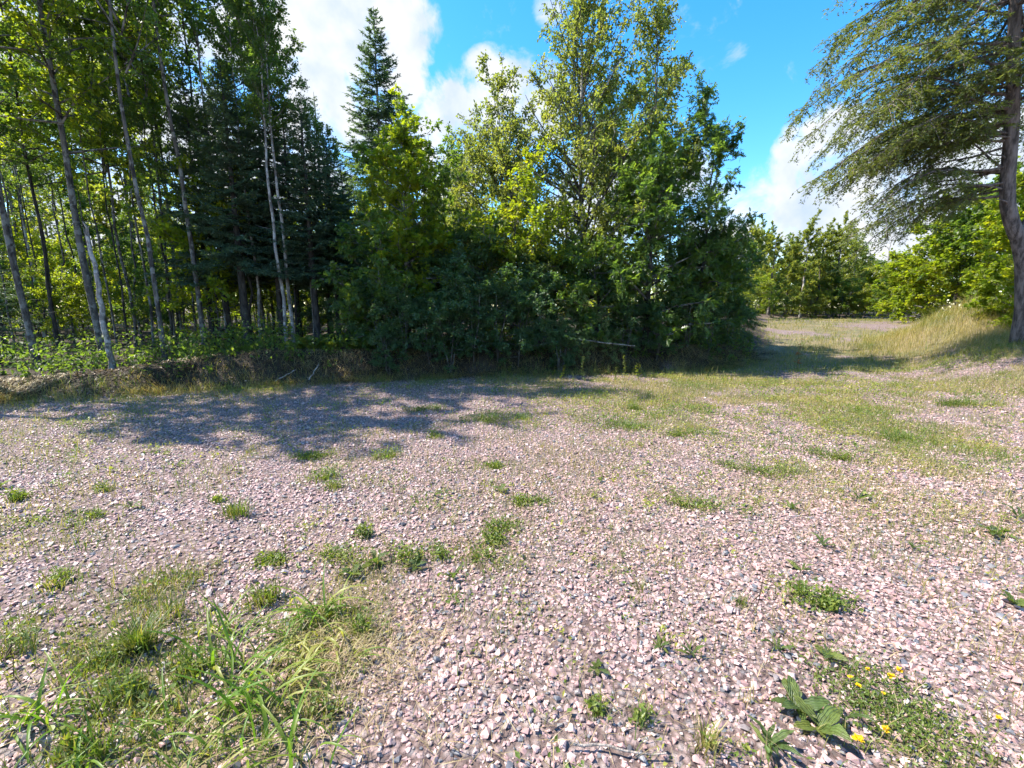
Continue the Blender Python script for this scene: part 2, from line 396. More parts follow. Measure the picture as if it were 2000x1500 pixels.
def forest_depth(x, y):
    """metres inside the wood (negative outside)"""
    P = np.stack([np.ravel(x), np.ravel(y)], 1).astype(float)
    best = np.full(len(P), 1e9); inside = np.zeros(len(P), bool)
    n = len(EDGE)
    for i in range(n):
        A, B = EDGE[i], EDGE[(i + 1) % n]
        best = np.minimum(best, seg_dist(P, A, B)[0])
        c = (A[1] > P[:, 1]) != (B[1] > P[:, 1])
        with np.errstate(divide='ignore', invalid='ignore'):
            xc = (B[0] - A[0]) * (P[:, 1] - A[1]) / (B[1] - A[1] if B[1] != A[1] else 1e-9) + A[0]
        inside ^= c & (P[:, 0] < xc)
    return np.where(inside, best, -best).reshape(np.shape(x))

def road_offset(x, y):
    """signed distance from the track's middle, positive to its right"""
    P = np.stack([np.ravel(x), np.ravel(y)], 1).astype(float)
    best = np.full(len(P), 1e9); val = np.zeros(len(P))
    for i in range(len(ROAD) - 1):
        d, cr = seg_dist(P, ROAD[i], ROAD[i + 1])
        k = d < best; best[k] = d[k]; val[k] = np.where(cr[k] > 0, -d[k], d[k])
    return val.reshape(np.shape(x))

def height(x, y):
    x = np.asarray(x, float); y = np.asarray(y, float)
    s = forest_depth(x, y) + (vnoise(x * 1.7, y * 1.7, 3) - 0.5) * 0.5
    ro = road_offset(x, y)
    B = 0.25 + 0.33 * sstep(-9, -5.5, x) - 0.25 * sstep(4, 8, x)
    z = B * sstep(-0.1, 0.75, s) + 0.25 * sstep(1, 14, s)
    z = z + 0.72 * sstep(11, 26, y) * sstep(2, 7, x) - 0.5 * sstep(28, 60, y) * sstep(2, 7, x)
    z = z + 0.85 * sstep(2.0, 4.6, ro) * sstep(7.2, 10.2, y) * sstep(4, 8, x)
    z = z + 0.75 * np.exp(-((x - 14.2) ** 2 + (y - 14.2) ** 2) / (2 * 1.25 ** 2))
    z = z + (vnoise(x * .35, y * .35, 1) - .5) * 0.09 + (vnoise(x * 1.3, y * 1.3, 2) - .5) * 0.035 + (vnoise(x * 5, y * 5, 7) - .5) * 0.05 * sstep(-0.5, 0.5, s)
    return z

def hz(x, y): return float(height(np.array([x]), np.array([y]))[0])

def grassy(x, y):
    """how much of the ground is grown over, 0..1"""
    x = np.asarray(x, float); y = np.asarray(y, float)
    s = forest_depth(x, y); ro = road_offset(x, y)
    n1 = vnoise(x * .6 + 3, y * .6, 11); n2 = vnoise(x * 2.1, y * 2.1, 12); n3 = vnoise(x * 5.3, y * 5.3, 13)
    n = n1 * .45 + n2 * .35 + n3 * .2
    g = 0.32 + 0.75 * sstep(-1.5, -0.2, s) * (x < 6)
    g = g + 0.55 * sstep(8.6, 10.4, y) * sstep(-1, 1.5, x) * (s < 0)
    g = g + 0.75 * sstep(3.2, 7.5, ro) * sstep(3, 7, y)
    g = g + 0.45 * sstep(-.8, 3.5, x) * sstep(2.2, 5, y) + .2 * sstep(3, 7, x)
    g = g + 0.5 * sstep(1.2, 2.6, np.abs(ro)) * sstep(11, 13, y)
    g = g + 0.9 * np.exp(-(((x + 1.35) / .75) ** 2 + ((y - 1.75) / .55) ** 2)) + .55 * np.exp(-(((x + .55) / .5) ** 2 + ((y - 2.6) / .25) ** 2))
    g = g + 0.5 * np.exp(-(((x - 1.55) / .3) ** 2 + ((y - 1.5) / .35) ** 2))
    mound = 1.2 * np.exp(-((x - 14.2) ** 2 + (y - 14.2) ** 2) / 9) + .6 * sstep(2.8, 4.6, ro) * sstep(8, 10.5, y)
    return np.clip(g * sstep(.30, .62, n) * 1.25 + mound, 0, 1) * sstep(0.8, -0.2, s)

def ground_at(u, v):
    """where the line of sight through (u, v) of the photograph meets the land"""
    d = pixel_dir(u, v); t = np.linspace(0.8, 60, 1500)
    P = np.array([0, 0, CAM_H]) + d * t[:, None]
    k = np.argmax(P[:, 2] < height(P[:, 0], P[:, 1]))
    p = P[k]; return np.array([p[0], p[1], hz(p[0], p[1])])

def axis(lo, a, b, hi, fine, grow=1.18):
    mid = np.arange(a, b + 1e-6, fine); L = []; st = fine; x = a
    while x > lo: st *= grow; x -= st; L.append(x)
    Rr = []; st = fine; x = b
    while x < hi: st *= grow; x += st; Rr.append(x)
    return np.concatenate([L[::-1], mid, Rr])

xs = axis(-300, -15, 19, 300, 0.15); ys = axis(-60, 0.3, 20, 400, 0.15)
X, Y = np.meshgrid(xs, ys); Z = height(X, Y)
mb = MB()
nx, ny = len(xs), len(ys)
i = (np.arange(ny - 1)[:, None] * nx + np.arange(nx - 1)[None]).ravel()
mb.add(np.stack([X, Y, Z], -1).reshape(-1, 3), np.stack([i, i + 1, i + nx + 1, i + nx], -1))
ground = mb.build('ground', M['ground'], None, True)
ground['kind'] = 'structure'; ground['label'] = 'pinkish crushed granite clearing with weeds, rising to a track and a wooded bank'
gme = ground.data
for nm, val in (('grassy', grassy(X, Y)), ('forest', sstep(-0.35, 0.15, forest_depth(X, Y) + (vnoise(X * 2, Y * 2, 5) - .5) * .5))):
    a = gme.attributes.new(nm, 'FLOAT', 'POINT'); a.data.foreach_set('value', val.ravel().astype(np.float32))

# ---- crushed stone: the nearest stones one by one, the rest as one mass
g = rs(5)
stone_meshes = []
for k in range(10):
    bm = bmesh.new()
    pts = unit(g.normal(size=(13, 3))) * g.uniform(.75, 1.05, (13, 1)) * np.array([1, g.uniform(.62, .9), g.uniform(.38, .62)])
    for p in pts: bm.verts.new(p)
    r_ = bmesh.ops.convex_hull(bm, input=bm.verts)
    for v in [v for v in bm.verts if not v.link_faces]: bm.verts.remove(v)
    me = bpy.data.meshes.new('stone'); bm.to_mesh(me); bm.free(); me.materials.append(M['stone']); stone_meshes.append(me)

def gravel_points():
    g = rs(6)
    X, Y = [], []
    for y0, y1, rho in ((0.55, 2.2, 3900), (2.2, 4, 3400), (4, 6, 2400), (6, 8, 1400), (8, 10, 750), (10, 12.5, 380)):
        w = 1.3 * y1 + 1.2
        n = int(2 * w * (y1 - y0) * rho)
        x = g.uniform(-w, w, n); y = g.uniform(y0, y1, n)
        k = np.abs(x) < 1.3 * y + 1.2
        X.append(x[k]); Y.append(y[k])
    x = np.concatenate(X); y = np.concatenate(Y)
    s = forest_depth(x, y)
    fines = vnoise(x * .9, y * .9, 71) * .6 + vnoise(x * 3, y * 3, 72) * .4
    k = (s < 0.1) & (g.uniform(size=len(x)) > grassy(x, y) * 0.5) & (g.uniform(size=len(x)) < .45 + .75 * sstep(.22, .55, fines))
    return x[k], y[k]
gx, gy = gravel_points(); ng = len(gx); g = rs(7)
gs = np.clip(g.lognormal(math.log(.0112), .42, ng), .004, .032)
gz = height(gx, gy) + gs * g.uniform(-.1, .45, ng)
grot = np.stack([g.normal(0, .35, ng), g.normal(0, .35, ng), g.uniform(0, 6.283, ng)], 1)
gidx = g.integers(0, len(stone_meshes), ng)
rel = np.stack([gx, gy, gz - CAM_H], 1)
fz = rel @ np.array([0, math.cos(PITCH), -math.sin(PITCH)]); fy = rel @ np.array([0, math.sin(PITCH), math.cos(PITCH)])
inview = (fz > 0) & (np.abs(gx / fz) < .985 * 1000 / FPX) & (np.abs(fy / fz) < .985 * 750 / FPX) & (gx > -0.65)
score = np.where(inview, gs / np.maximum(fz, .1), 0); near = np.argsort(-score)[:300]
protos = {}
for k in near:
    o = link('stone', stone_meshes[gidx[k]], ground, (gx[k], gy[k], gz[k])); o.rotation_euler = grot[k]; o.scale = (gs[k],) * 3
    protos.setdefault(int(gidx[k]), o)
rest = np.ones(ng, bool); rest[near] = False
pm = bpy.data.meshes.new('gravel'); nr = int(rest.sum()); pm.vertices.add(nr)
pm.vertices.foreach_set('co', np.stack([gx, gy, gz], 1)[rest].astype(np.float32).ravel())
a = pm.attributes.new('turn', 'FLOAT_VECTOR', 'POINT'); a.data.foreach_set('vector', grot[rest].astype(np.float32).ravel())
a = pm.attributes.new('size', 'FLOAT', 'POINT'); a.data.foreach_set('value', gs[rest].astype(np.float32))
order = sorted(protos); remap = {p: j for j, p in enumerate(order)}
a = pm.attributes.new('pick', 'INT', 'POINT'); a.data.foreach_set('value', np.array([remap.get(int(q), 0) for q in gidx[rest]], np.int32))
gravel = link('gravel', pm, ground); gravel['kind'] = 'stuff'
pm.materials.append(M['stone'])
ng_ = bpy.data.node_groups.new('gravel', 'GeometryNodeTree')
ng_.interface.new_socket('Geometry', in_out='INPUT', socket_type='NodeSocketGeometry'); ng_.interface.new_socket('Geometry', in_out='OUTPUT', socket_type='NodeSocketGeometry')
GN, GL = ng_.nodes, ng_.links
gi = GN.new('NodeGroupInput'); go = GN.new('NodeGroupOutput'); iop = GN.new('GeometryNodeInstanceOnPoints'); jg = GN.new('GeometryNodeJoinGeometry')
for q in reversed(order):
    oi = GN.new('GeometryNodeObjectInfo'); oi.inputs['Object'].default_value = protos[q]; oi.inputs['As Instance'].default_value = False; oi.transform_space = 'ORIGINAL'
    gti = GN.new('GeometryNodeGeometryToInstance'); GL.new(oi.outputs['Geometry'], gti.inputs[0]); GL.new(gti.outputs[0], jg.inputs[0])
def named(n, t):
    nd = GN.new('GeometryNodeInputNamedAttribute'); nd.data_type = t; nd.inputs['Name'].default_value = n; return nd.outputs['Attribute']
e2r = GN.new('FunctionNodeEulerToRotation'); GL.new(named('turn', 'FLOAT_VECTOR'), e2r.inputs[0])
GL.new(gi.outputs[0], iop.inputs['Points']); GL.new(jg.outputs[0], iop.inputs['Instance']); iop.inputs['Pick Instance'].default_value = True
GL.new(named('pick', 'INT'), iop.inputs['Instance Index']); GL.new(e2r.outputs[0], iop.inputs['Rotation']); GL.new(named('size', 'FLOAT'), iop.inputs['Scale'])
GL.new(iop.outputs[0], go.inputs[0])
md = gravel.modifiers.new('stones', 'NODES'); md.node_group = ng_

# ------------------------------------------------------------------ tree builders
def trunk_line(g, H, lean=(0, 0), wiggle=.12, n=14):
    t = np.linspace(0, 1, n)
    w = np.cumsum(g.normal(0, 1, (n, 2)), 0); w = (w - w[0]) - np.outer(t, (w[-1] - w[0])) * .6
    w = w / max(np.abs(w).max(), 1e-6) * wiggle
    return np.column_stack([lean[0] * t + w[:, 0] * (t > 0), lean[1] * t + w[:, 1] * (t > 0), H * t])

def trunk_mesh(mb, P, r, tip=.15, flare=1.35, sides=9, mat=0):
    t = np.linspace(0, 1, len(P))
    rad = r * ((1 - t) ** .85 * (1 - tip) + tip)
    rad[0] *= flare
    P = P.copy(); P[0, 2] -= 0.12
    tube(mb, P, rad, sides, mat)
    return rad

def along(P, t):
    """points on polyline P at fractions t"""
    k = np.clip(t, 0, 1) * (len(P) - 1); i = np.minimum(k.astype(int), len(P) - 2); f = (k - i)[:, None]
    return P[i] * (1 - f) + P[i + 1] * f

def hardwood_crown(mb, g, P, cb, prof, nprim, el=(50, 60), droop=.15, tw=5.0, leaf=.085, wide=.6, nleaf=20000, shape='diamond', flat=.9, trunk_r=.08,
                   twig_len=.55, lm=0, bm_=1, bias=None, top=.985):
    """limbs off the trunk line P from fraction cb up, twigs off the limbs, leaves along the twigs"""
    t = np.sort(cb + (top - cb) * g.uniform(0, 1, nprim) ** .95); B = along(P, t); f = (t - cb) / (1 - cb)
    az = np.arange(nprim) * 2.399 + g.normal(0, .5, nprim)
    e = np.radians(el[0] + (el[1] - el[0]) * f + g.normal(0, 9, nprim))
    reach = np.array([prof(q) for q in f]) * g.uniform(.55, 1.15, nprim)
    if bias is not None: reach = reach * np.clip(1 + bias[0] * np.cos(az) + bias[1] * np.sin(az), .15, 2)
    d = np.stack([np.cos(az) * np.cos(e), np.sin(az) * np.cos(e), np.sin(e)], 1)
    L = np.maximum(reach / np.cos(e), .15)
    bend = unit(g.normal(size=(nprim, 3))) * .10
    def limb(s, i):
        s = s[:, None]; return B[i] + d[i] * L[i][:, None] * s + (bend[i] * np.sin(s * 3) - UP * droop * s * s) * L[i][:, None]
    for q in range(nprim):
        s = np.linspace(0, 1, 5); pts = limb(s, np.full(5, q))
        r0 = max(.006, min(trunk_r * (1 - t[q]) * .55 + .004, .03 * L[q] + .004))
        tube(mb, pts, r0 * (1 - .8 * s), 4, bm_)
    cnt = np.maximum((L * tw).astype(int), 3); pi = np.repeat(np.arange(nprim), cnt)
    s = g.uniform(.12, 1, len(pi)) ** .75; TB = limb(s, pi)
    td = unit(d[pi] * .55 + g.normal(0, .62, (len(pi), 3)) + UP * .1)
    tl = twig_len * g.uniform(.4, 1.15, len(pi)) * np.clip(.45 + .75 * (1 - s), .3, 1) * np.clip(L[pi], .45, 1.4) ** .7
    sub = g.uniform(size=len(pi)) < .75
    prisms(mb, TB, TB + td * tl[:, None], .004 + .003 * L[pi], .0015 + 0 * tl, bm_)
    p = tl / tl.sum(); li = g.choice(len(pi), nleaf, p=p)
    u = g.uniform(.05, 1.05, nleaf) ** .8
    LB = TB[li] + td[li] * (tl[li] * u)[:, None] + g.normal(0, .045, (nleaf, 3)) - UP * (u * u * .06)[:, None]
    LD = unit(td[li] * .5 + g.normal(0, .6, (nleaf, 3)) - UP * .25)
    LN = unit(UP * flat + g.normal(0, .55, (nleaf, 3)))
    ll = leaf * g.uniform(.6, 1.25, nleaf)
    cl = g.uniform(0, 1, len(pi))
    leaf_cloud(mb, LB, LD, LN, ll, ll * wide, shape, np.clip(cl[li] * .55 + g.uniform(0, .45, nleaf), 0, 1), lm)

def conifer_crown(mb, g, H, cb, prof, step=.24, per=5, el=(-8, 28), sag=.12, lat=.085, latlen=.36, blade=.06, bw=.016, gap=.03, bm_=1, dead=0):
    """whorls of flat sprays"""
    hs = np.arange(cb * H, H * .985, step); hs = np.repeat(hs, per) + g.uniform(-step * .5, step * .5, len(hs) * per)
    hs = np.minimum(hs, H * .99); f = (hs / H - cb) / (1 - cb); n = len(hs)
    az = np.arange(n) * 2.399 + g.normal(0, .35, n)
    e = np.radians(el[0] + (el[1] - el[0]) * f ** 1.3 + g.normal(0, 6, n))
    L = np.array([prof(q) for q in np.clip(f, 0, 1)]) * g.uniform(.6, 1.12, n); L = np.maximum(L, .08)
    d = np.stack([np.cos(az) * np.cos(e), np.sin(az) * np.cos(e), np.sin(e)], 1)
    side = unit(np.cross(d, UP)); B = np.stack([0 * hs, 0 * hs, hs], 1)
    def limb(s, i): return B[i] + d[i] * (L[i] * s)[:, None] + UP * (L[i] * sag * (s ** 3 * 1.3 - s))[:, None]
    segs = 4
    for a in range(segs):
        s0 = np.full(n, a / segs); s1 = np.full(n, (a + 1) / segs); k = np.arange(n)
        prisms(mb, limb(s0, k), limb(s1, k), (.004 + .007 * L) * (1 - s0), (.004 + .007 * L) * (1 - s1) + .001, bm_)
    cnt = np.maximum((L / lat).astype(int), 3); pi = np.repeat(np.arange(n), cnt * 2)
    s = g.uniform(.12, 1, len(pi)); sg = g.choice([-1, 1], len(pi))
    A = limb(s, pi)
    ang = g.uniform(.6, 1.05, len(pi))
    ld = unit(d[pi] * np.cos(ang)[:, None] + side[pi] * (sg * np.sin(ang))[:, None] - UP * g.uniform(.0, .25, len(pi))[:, None])
    ll = np.maximum(latlen * L[pi] * (1 - s * .85) * g.uniform(.5, 1.1, len(pi)), .05)
    ll = np.minimum(ll, .75)
    blade_sprays(mb, g, A, ld, ll, blade, bw, gap)
    # along the limb ends
    k = np.arange(n)
    blade_sprays(mb, g, limb(np.full(n, .45), k), unit(limb(np.full(n, 1.), k) - limb(np.full(n, .45), k)), L * .58, blade, bw, gap)

def blade_sprays(mb, g, A, D, L, blade, bw, gap):
    """short needle blades to both sides of each twig A + D*L"""
    cnt = np.maximum((L / gap).astype(int), 2); i = np.repeat(np.arange(len(A)), cnt); n = len(i)
    u = g.uniform(0, 1, n); P = A[i] + D[i] * (L[i] * u)[:, None] - UP * (u * u * L[i] * .12)[:, None]
    side = unit(np.cross(D[i], UP + g.normal(0, .25, (n, 3)))); sg = g.choice([-1, 1], n)[:, None]
    dd = unit(D[i] * .75 + side * sg * g.uniform(.3, .9, (n, 1)) + g.normal(0, .22, (n, 3)))
    w = unit(np.cross(dd, UP + g.normal(0, .5, (n, 3))))
    bl = (blade * g.uniform(.6, 1.3, n))[:, None]; b2 = bw * g.uniform(.7, 1.3, n)[:, None]
    W = np.stack([P - w * b2 * .5, P + w * b2 * .5, P + dd * bl], 1).reshape(-1, 3)
    r = np.clip(g.uniform(0, 1, len(A))[i] * .6 + g.uniform(0, .4, n), 0, 1)
    mb.add(W, np.arange(n * 3).reshape(-1, 3), r, 0)

def dead_twigs(mb, g, P, lo, hi, n, ln=.6, mat=0):
    t = g.uniform(lo, hi, n); A = along(P, t); az = g.uniform(0, 6.283, n)
    d = np.stack([np.cos(az), np.sin(az), g.normal(-.05, .2, n)], 1); L = ln * g.uniform(.3, 1.1, n)
    m_ = A + d * L[:, None] * .6; prisms(mb, A, m_, .004 + 0 * L, .003 + 0 * L, mat)
    prisms(mb, m_, m_ + unit(d + g.normal(0, .35, (n, 3))) * L[:, None] * .5, .003 + 0 * L, .001 + 0 * L, mat)

# crown shapes, half-width by height fraction of the crown
def tall_oval(w): return lambda f: w * (.35 + 1.0 * f ** .5 * (1 - f) ** .55 * 1.55) * (1 - .35 * f)
def spire(w, p=.85): return lambda f: w * (1 - f) ** p + .07
def rounded(w): return lambda f: w * (.25 + .95 * math.sin(math.pi * min(1, f * .82 + .12)))

# shared crown meshes of the wood's slender trees
def forest_crown(seed, H, cb, w, nprim, nleaf, leafm, el=(35, 62), leaf=.10, shape='diamond', flat=.8, tw=5, wide=.62):
    g = rs(seed); mb = MB(); P = trunk_line(g, H, (0, 0), .02)
    hardwood_crown(mb, g, P, cb, tall_oval(w), nprim, el, .10, tw, leaf, wide, nleaf, shape, flat, .07)
    return mb.mesh('crown', [M[leafm], M['bark']])
HW = [forest_crown(21, 12, .42, 1.9, 46, 9500, 'leaf_forest'), forest_crown(22, 12, .45, 1.6, 40, 8500, 'leaf_forest', (45, 68)),
      forest_crown(23, 12, .36, 2.2, 50, 9500, 'leaf_maple', (15, 55), .11, 'diamond', 1.1), forest_crown(24, 12, .5, 1.5, 34, 8000, 'leaf_forest', (45, 65)),
      forest_crown(25, 12, .22, 2.3, 52, 18000, 'leaf_far', (20, 60), .19), forest_crown(26, 12, .62, 1.0, 24, 4600, 'leaf_forest', (40, 65))]
def low_crown(seed, leafm, shape='diamond', n=7000, leaf=.10):
    g = rs(seed); mb = MB(); P = trunk_line(g, 3, (0, 0), .05)
    hardwood_crown(mb, g, P, .08, rounded(1.15), 28, (5, 60), .12, 6, leaf, .62, n, shape, 1.1, .03, .45)
    return mb.mesh('crown', [M[leafm], M['bark']])
SAP = [low_crown(31, 'leaf_maple', 'diamond', 6500), low_crown(32, 'leaf_forest'), low_crown(33, 'leaf_shrub'), low_crown(34, 'leaf_far')]
def fir_crown(seed, H, cb, w, **k):
    g = rs(seed); mb = MB(); conifer_crown(mb, g, H, cb, spire(w, k.pop('p', .8)), **k)
    return mb.mesh('crown', [M['needle_fir'], M['bark_dark']])
FIR = [fir_crown(41, 10, .30, 2.1, per=7, lat=.065, blade=.095, bw=.042, gap=.028, p=.7), fir_crown(42, 10, .16, 1.5, per=6, blade=.085, bw=.03, gap=.036)]

def forest_tree(name, u, Yd, r, crown, scale, label, group, kind='bark', H=12, wig=.15, lean=(0, 0), rot=0, dead=10, cat='tree', cz=None, base_v=700):
    p = at(u, base_v, Yd); z = hz(p[0], p[1]); r = r / math.hypot(1, (u - 1000) / FPX)
    g = rs(int(abs(u) * 7 + Yd * 131))
    root = thing(name, (p[0], p[1], z), label, cat, group)
    Hs = H * scale; P = trunk_line(g, Hs, lean, wig)
    mb = MB(); trunk_mesh(mb, P, r, .12)
    if dead: dead_twigs(mb, g, P, .08, .5, dead, .7)
    mb.build('trunk', M[kind], root, True)
    c = link('crown', crown, root, (0, 0, 0), rot, (scale, scale, scale))
    # lean the crown with its trunk
    c.rotation_euler = (-lean[1] / Hs, lean[0] / Hs, rot)
    return root

# ------------------------------------------------------------------ the wood on the left: trunks one can tell apart
W = 'slender trees along the edge of the wood'
LEFT = [  # u, distance, trunk radius, crown, scale, bark, lean, label
    (70, 9.3, .09, 0, .98, 'bark', (-.1, 0), 'thick grey-barked tree at the dark left edge of the wood'),
    (205, 10.4, .105, 2, 1.0, 'bark', (-.15, .1), 'stout dark tree rising behind the pale broken snag'),
    (322, 9.9, .062, 1, .98, 'bark', (-.1, 0), 'slim grey trunk standing at the left end of the earth bank'),
    (346, 12.2, .05, 3, .95, 'bark', (.1, 0), 'thin straight tree just behind the slim grey bank trunk'),
    (362, 13.6, .045, 1, .9, 'bark', (0, 0), 'very thin stem between the slim grey bank trunk and the straight brown trunk'),
    (402, 11.3, .075, 5, 1.0, 'bark', (-.12, 0), 'straight brown trunk standing alone before bright yellow leaves'),
    (432, 13.2, .055, 5, 1.0, 'bark_dark', (0, .1), 'dark slim trunk right of the straight brown trunk'),
    (452, 12.5, .05, 5, 1.0, 'bark_pale', (-.05, 0), 'pale slim trunk left of the near-black spruce stem'),
    (512, 11.6, .042, 5, .8, 'bark_pale', (0, 0), 'thin whitish birch stem right of the near-black spruce stem'),
    (540, 13.8, .05, 5, .9, 'bark_dark', (.05, 0), 'dark thin stem behind the whitish birch stems'),
    (562, 10.9, .050, 5, .64, 'bark_pale', (-.1, 0), 'pale birch stem at the back of the fern bank'),
    (577, 11.2, .052, 5, .66, 'bark_pale', (-.12, 0), 'sunlit tan birch stem, right one of the close pair by the ferns'),
    (618, 11.9, .05, 5, .5, 'bark_pale', (0, 0), 'mottled grey stem standing above the ferns'),
    (648, 13.2, .068, 5, .5, 'bark_dark', (0, 0), 'dark trunk to the right of the mottled grey stem'),
    (664, 13.9, .05, 5, .48, 'bark', (0, 0), 'thin trunk nearest to the yellow-green young maple'),
    (268, 12.8, .055, 2, .93, 'bark', (-.2, .1), 'slim trunk with yellow-green leaves between the snag and the bank trunk'),
    (120, 12.6, .07, 2, .95, 'bark_dark', (0, 0), 'dark trunk with lit leaves right of the thick grey tree'),
]
for q, (u, Yd, r, c, s_, bk, ln, lab) in enumerate(LEFT):
    forest_tree('forest_tree', u, Yd, r, HW[c], s_, lab, W, bk, wig=.09, lean=ln, rot=q * 1.3)
# trees at the left margin whose shade falls over the gravel
forest_tree('forest_tree', -345, 8.0, .11, HW[3], .8, 'tree outside the left margin whose shade reaches the gravel edge', W, 'bark', rot=1.6, wig=.08)
forest_tree('forest_tree', -60, 7.6, .12, HW[3], .92, 'leafy tree cut off by the left margin, boughs reaching over the gravel', W, 'bark', rot=.6, wig=.08)
forest_tree('forest_tree', -190, 6.6, .11, HW[3], .78, 'tall tree past the left margin, shading the gravel', W, 'bark', rot=2.6, wig=.08)
forest_tree('forest_tree', 18, 11.6, .09, HW[1], 1.0, 'slim tree half hidden behind the thick grey tree at the margin', W, 'bark_dark', rot=3.6, wig=.08)

gq = rs(1234)
for q in range(22):
    u = 25 + 570 * ((q * .618 + .13) % 1); Yd = 11.2 + 3.4 * gq.uniform()
    forest_tree('young_tree', u, Yd, gq.uniform(.03, .05), HW[5], gq.uniform(.5, .72), 'thin young stem standing between the larger trunks of the wood', 'thin young stems in the wood', ['bark_dark', 'bark', 'bark'][q % 3], wig=.1, rot=q * 2.2, dead=14)

# pale broken snag
def snag():
    g = rs(51); p = at(221, 735, 9.1); z = hz(p[0], p[1])
    root = thing('dead_snag', (p[0], p[1], z), 'short pale dead trunk snapped off above head height, left in the wood', 'dead tree')
    mb = MB(); P = trunk_line(g, 2.75, (-.06, 0), .05); trunk_mesh(mb, P, .055, .6, 1.5); mb.build('trunk', M['bark_pale'], root, True)
    mb = MB(); tube(mb, [P[-1] - UP * .03, P[-1] + [.02, 0, .08], P[-1] + [-.05, 0, .2]], [.034, .025, .004], 5); mb.build('splintered_top', M['dead_wood'], root)
snag()

# firs and spruces
def top_h(u, v, Yd, base_v=700):
    p = at(u, base_v, Yd); return at(u, v, Yd)[2] - hz(p[0], p[1])
def conifer(name, u, Yd, vt, r, mesh, mesh_h, label, group=None, base_v=700, lean=(0, 0), dead=16, rot=0, wide=1.0, kind='bark_dark'):
    p = at(u, base_v, Yd); z = hz(p[0], p[1]); r = r / math.hypot(1, (u - 1000) / FPX); g = rs(int(abs(u) * 3 + Yd * 17))
    root = thing(name, (p[0], p[1], z), label, 'tree', group)
    H = top_h(u, vt, Yd, base_v)
    mb = MB(); P = trunk_line(g, H, lean, .03); trunk_mesh(mb, P, r, .05)
    if dead: dead_twigs(mb, g, P, .06, .33, dead, .7)
    mb.build('trunk', M[kind], root, True)
    s_ = H / mesh_h; link('crown', mesh, root, (0, 0, 0), rot, (s_ * wide, s_ * wide, s_))
    return root
FG = 'dark firs in the wood'
conifer('fir_tree', 489, 11.3, 110, .125, FIR[0], 10, 'fir with a near-black thick stem among pale birch stems', FG, wide=.95)
conifer('fir_tree', 625, 11.4, 200, .10, FIR[0], 10, 'dense bluish fir left of the yellow-green maple', FG, rot=1.0, wide=1.05)
conifer('fir_tree', 556, 12.0, 150, .10, FIR[0], 10, 'dark fir behind the close pair of birch stems', FG, rot=2.0, wide=1.0)
conifer('fir_tree', 420, 12.6, 150, .10, FIR[0], 10, 'fir filling the gap behind the straight brown trunk', FG, rot=3.0, wide=.9)
conifer('fir_tree', 690, 13.6, 320, .09, FIR[0], 10, 'smaller fir at the foot of the tall pointed spruce', FG, rot=4.0)
conifer('fir_tree', -5, 10.2, 250, .10, FIR[1], 10, 'black-green fir at the shadowy left margin', FG, rot=.4)
conifer('fir_tree', 650, 14.6, 180, .09, FIR[1], 10, 'slim pointed fir showing over the dense bluish one', FG, rot=.9, wide=.7)
conifer('fir_tree', 455, 12.2, 190, .08, FIR[0], 10, 'fir crowding the pale slim trunk left of the near-black stem', FG, rot=5.0, wide=.95)
conifer('fir_tree', 590, 13.2, 215, .08, FIR[0], 10, 'fir between the birch pair and the dense bluish fir', FG, rot=2.7, wide=1.1)
conifer('fir_tree', 520, 14.6, 170, .08, FIR[0], 10, 'fir far back between the near-black stem and the birch pair', FG, rot=.7, wide=1.05)
conifer('fir_tree', 665, 12.4, 265, .07, FIR[0], 10, 'low fir touching the left side of the yellow-green maple', FG, rot=3.7, wide=1.05)
g = rs(43); mb = MB()
conifer_crown(mb, g, 17.6, .18, lambda f: 3.3 * (1 - f) ** .85 + .12, step=.36, per=7, el=(-14, 40), sag=.14, lat=.085, latlen=.42, blade=.15, bw=.055, gap=.038)
SPRUCE = mb.mesh('crown', [M['needle_fir'], M['bark_dark']])
conifer('spruce_tree', 736, 25.0, 12, .19, SPRUCE, 17.6, 'tall pointed spruce standing clear against the clouds', None, kind='bark', dead=0, base_v=150, wide=1.25)

# deeper rows of the wood
g = rs(60)
DEEP = 'trees standing deep inside the wood'
for q in range(26):
    Yd = 14.5 + 15 * (q / 26) + g.uniform(-.8, .8); u = (q * 0.618 % 1) * 1090 - 160
    c = int(g.choice([0, 1, 2, 2, 4, 3])); s_ = g.uniform(.72, 1.0) * (1 if Yd < 20 else 1.05)
    if 300 < u < 960: s_ *= .55
    forest_tree('forest_tree', u, Yd, g.uniform(.05, .11), HW[c], s_, 'tree deep inside the wood, seen only between nearer trunks', DEEP,
                ['bark', 'bark_dark', 'bark_pale'][q % 3], wig=.08, rot=q, dead=6)
UG = 'saplings under the trees of the wood'
for q in range(36):
    Yd = 12.3 + 12 * (q / 36) + g.uniform(-.6, .6); u = (q * 0.618 % 1) * 800 - 60
    p = at(u, 700, Yd); sd = float(forest_depth(np.array([p[0]]), np.array([p[1]]))[0])
    if sd < 1.0: continue
    root = thing('sapling', (p[0], p[1], hz(p[0], p[1])), 'leafy sapling in the shade under the trees of the wood', 'sapling', UG)
    s_ = g.uniform(.55, 1.25); gg = rs(900 + q); mb = MB(); P = trunk_line(gg, 3 * s_, (0, 0), .04); trunk_mesh(mb, P, .022, .2); mb.build('trunk', M['bark'], root, True)
    link('crown', SAP[int(g.choice([0, 1, 1, 2, 0]))], root, (0, 0, 0), q * 1.1, s_)

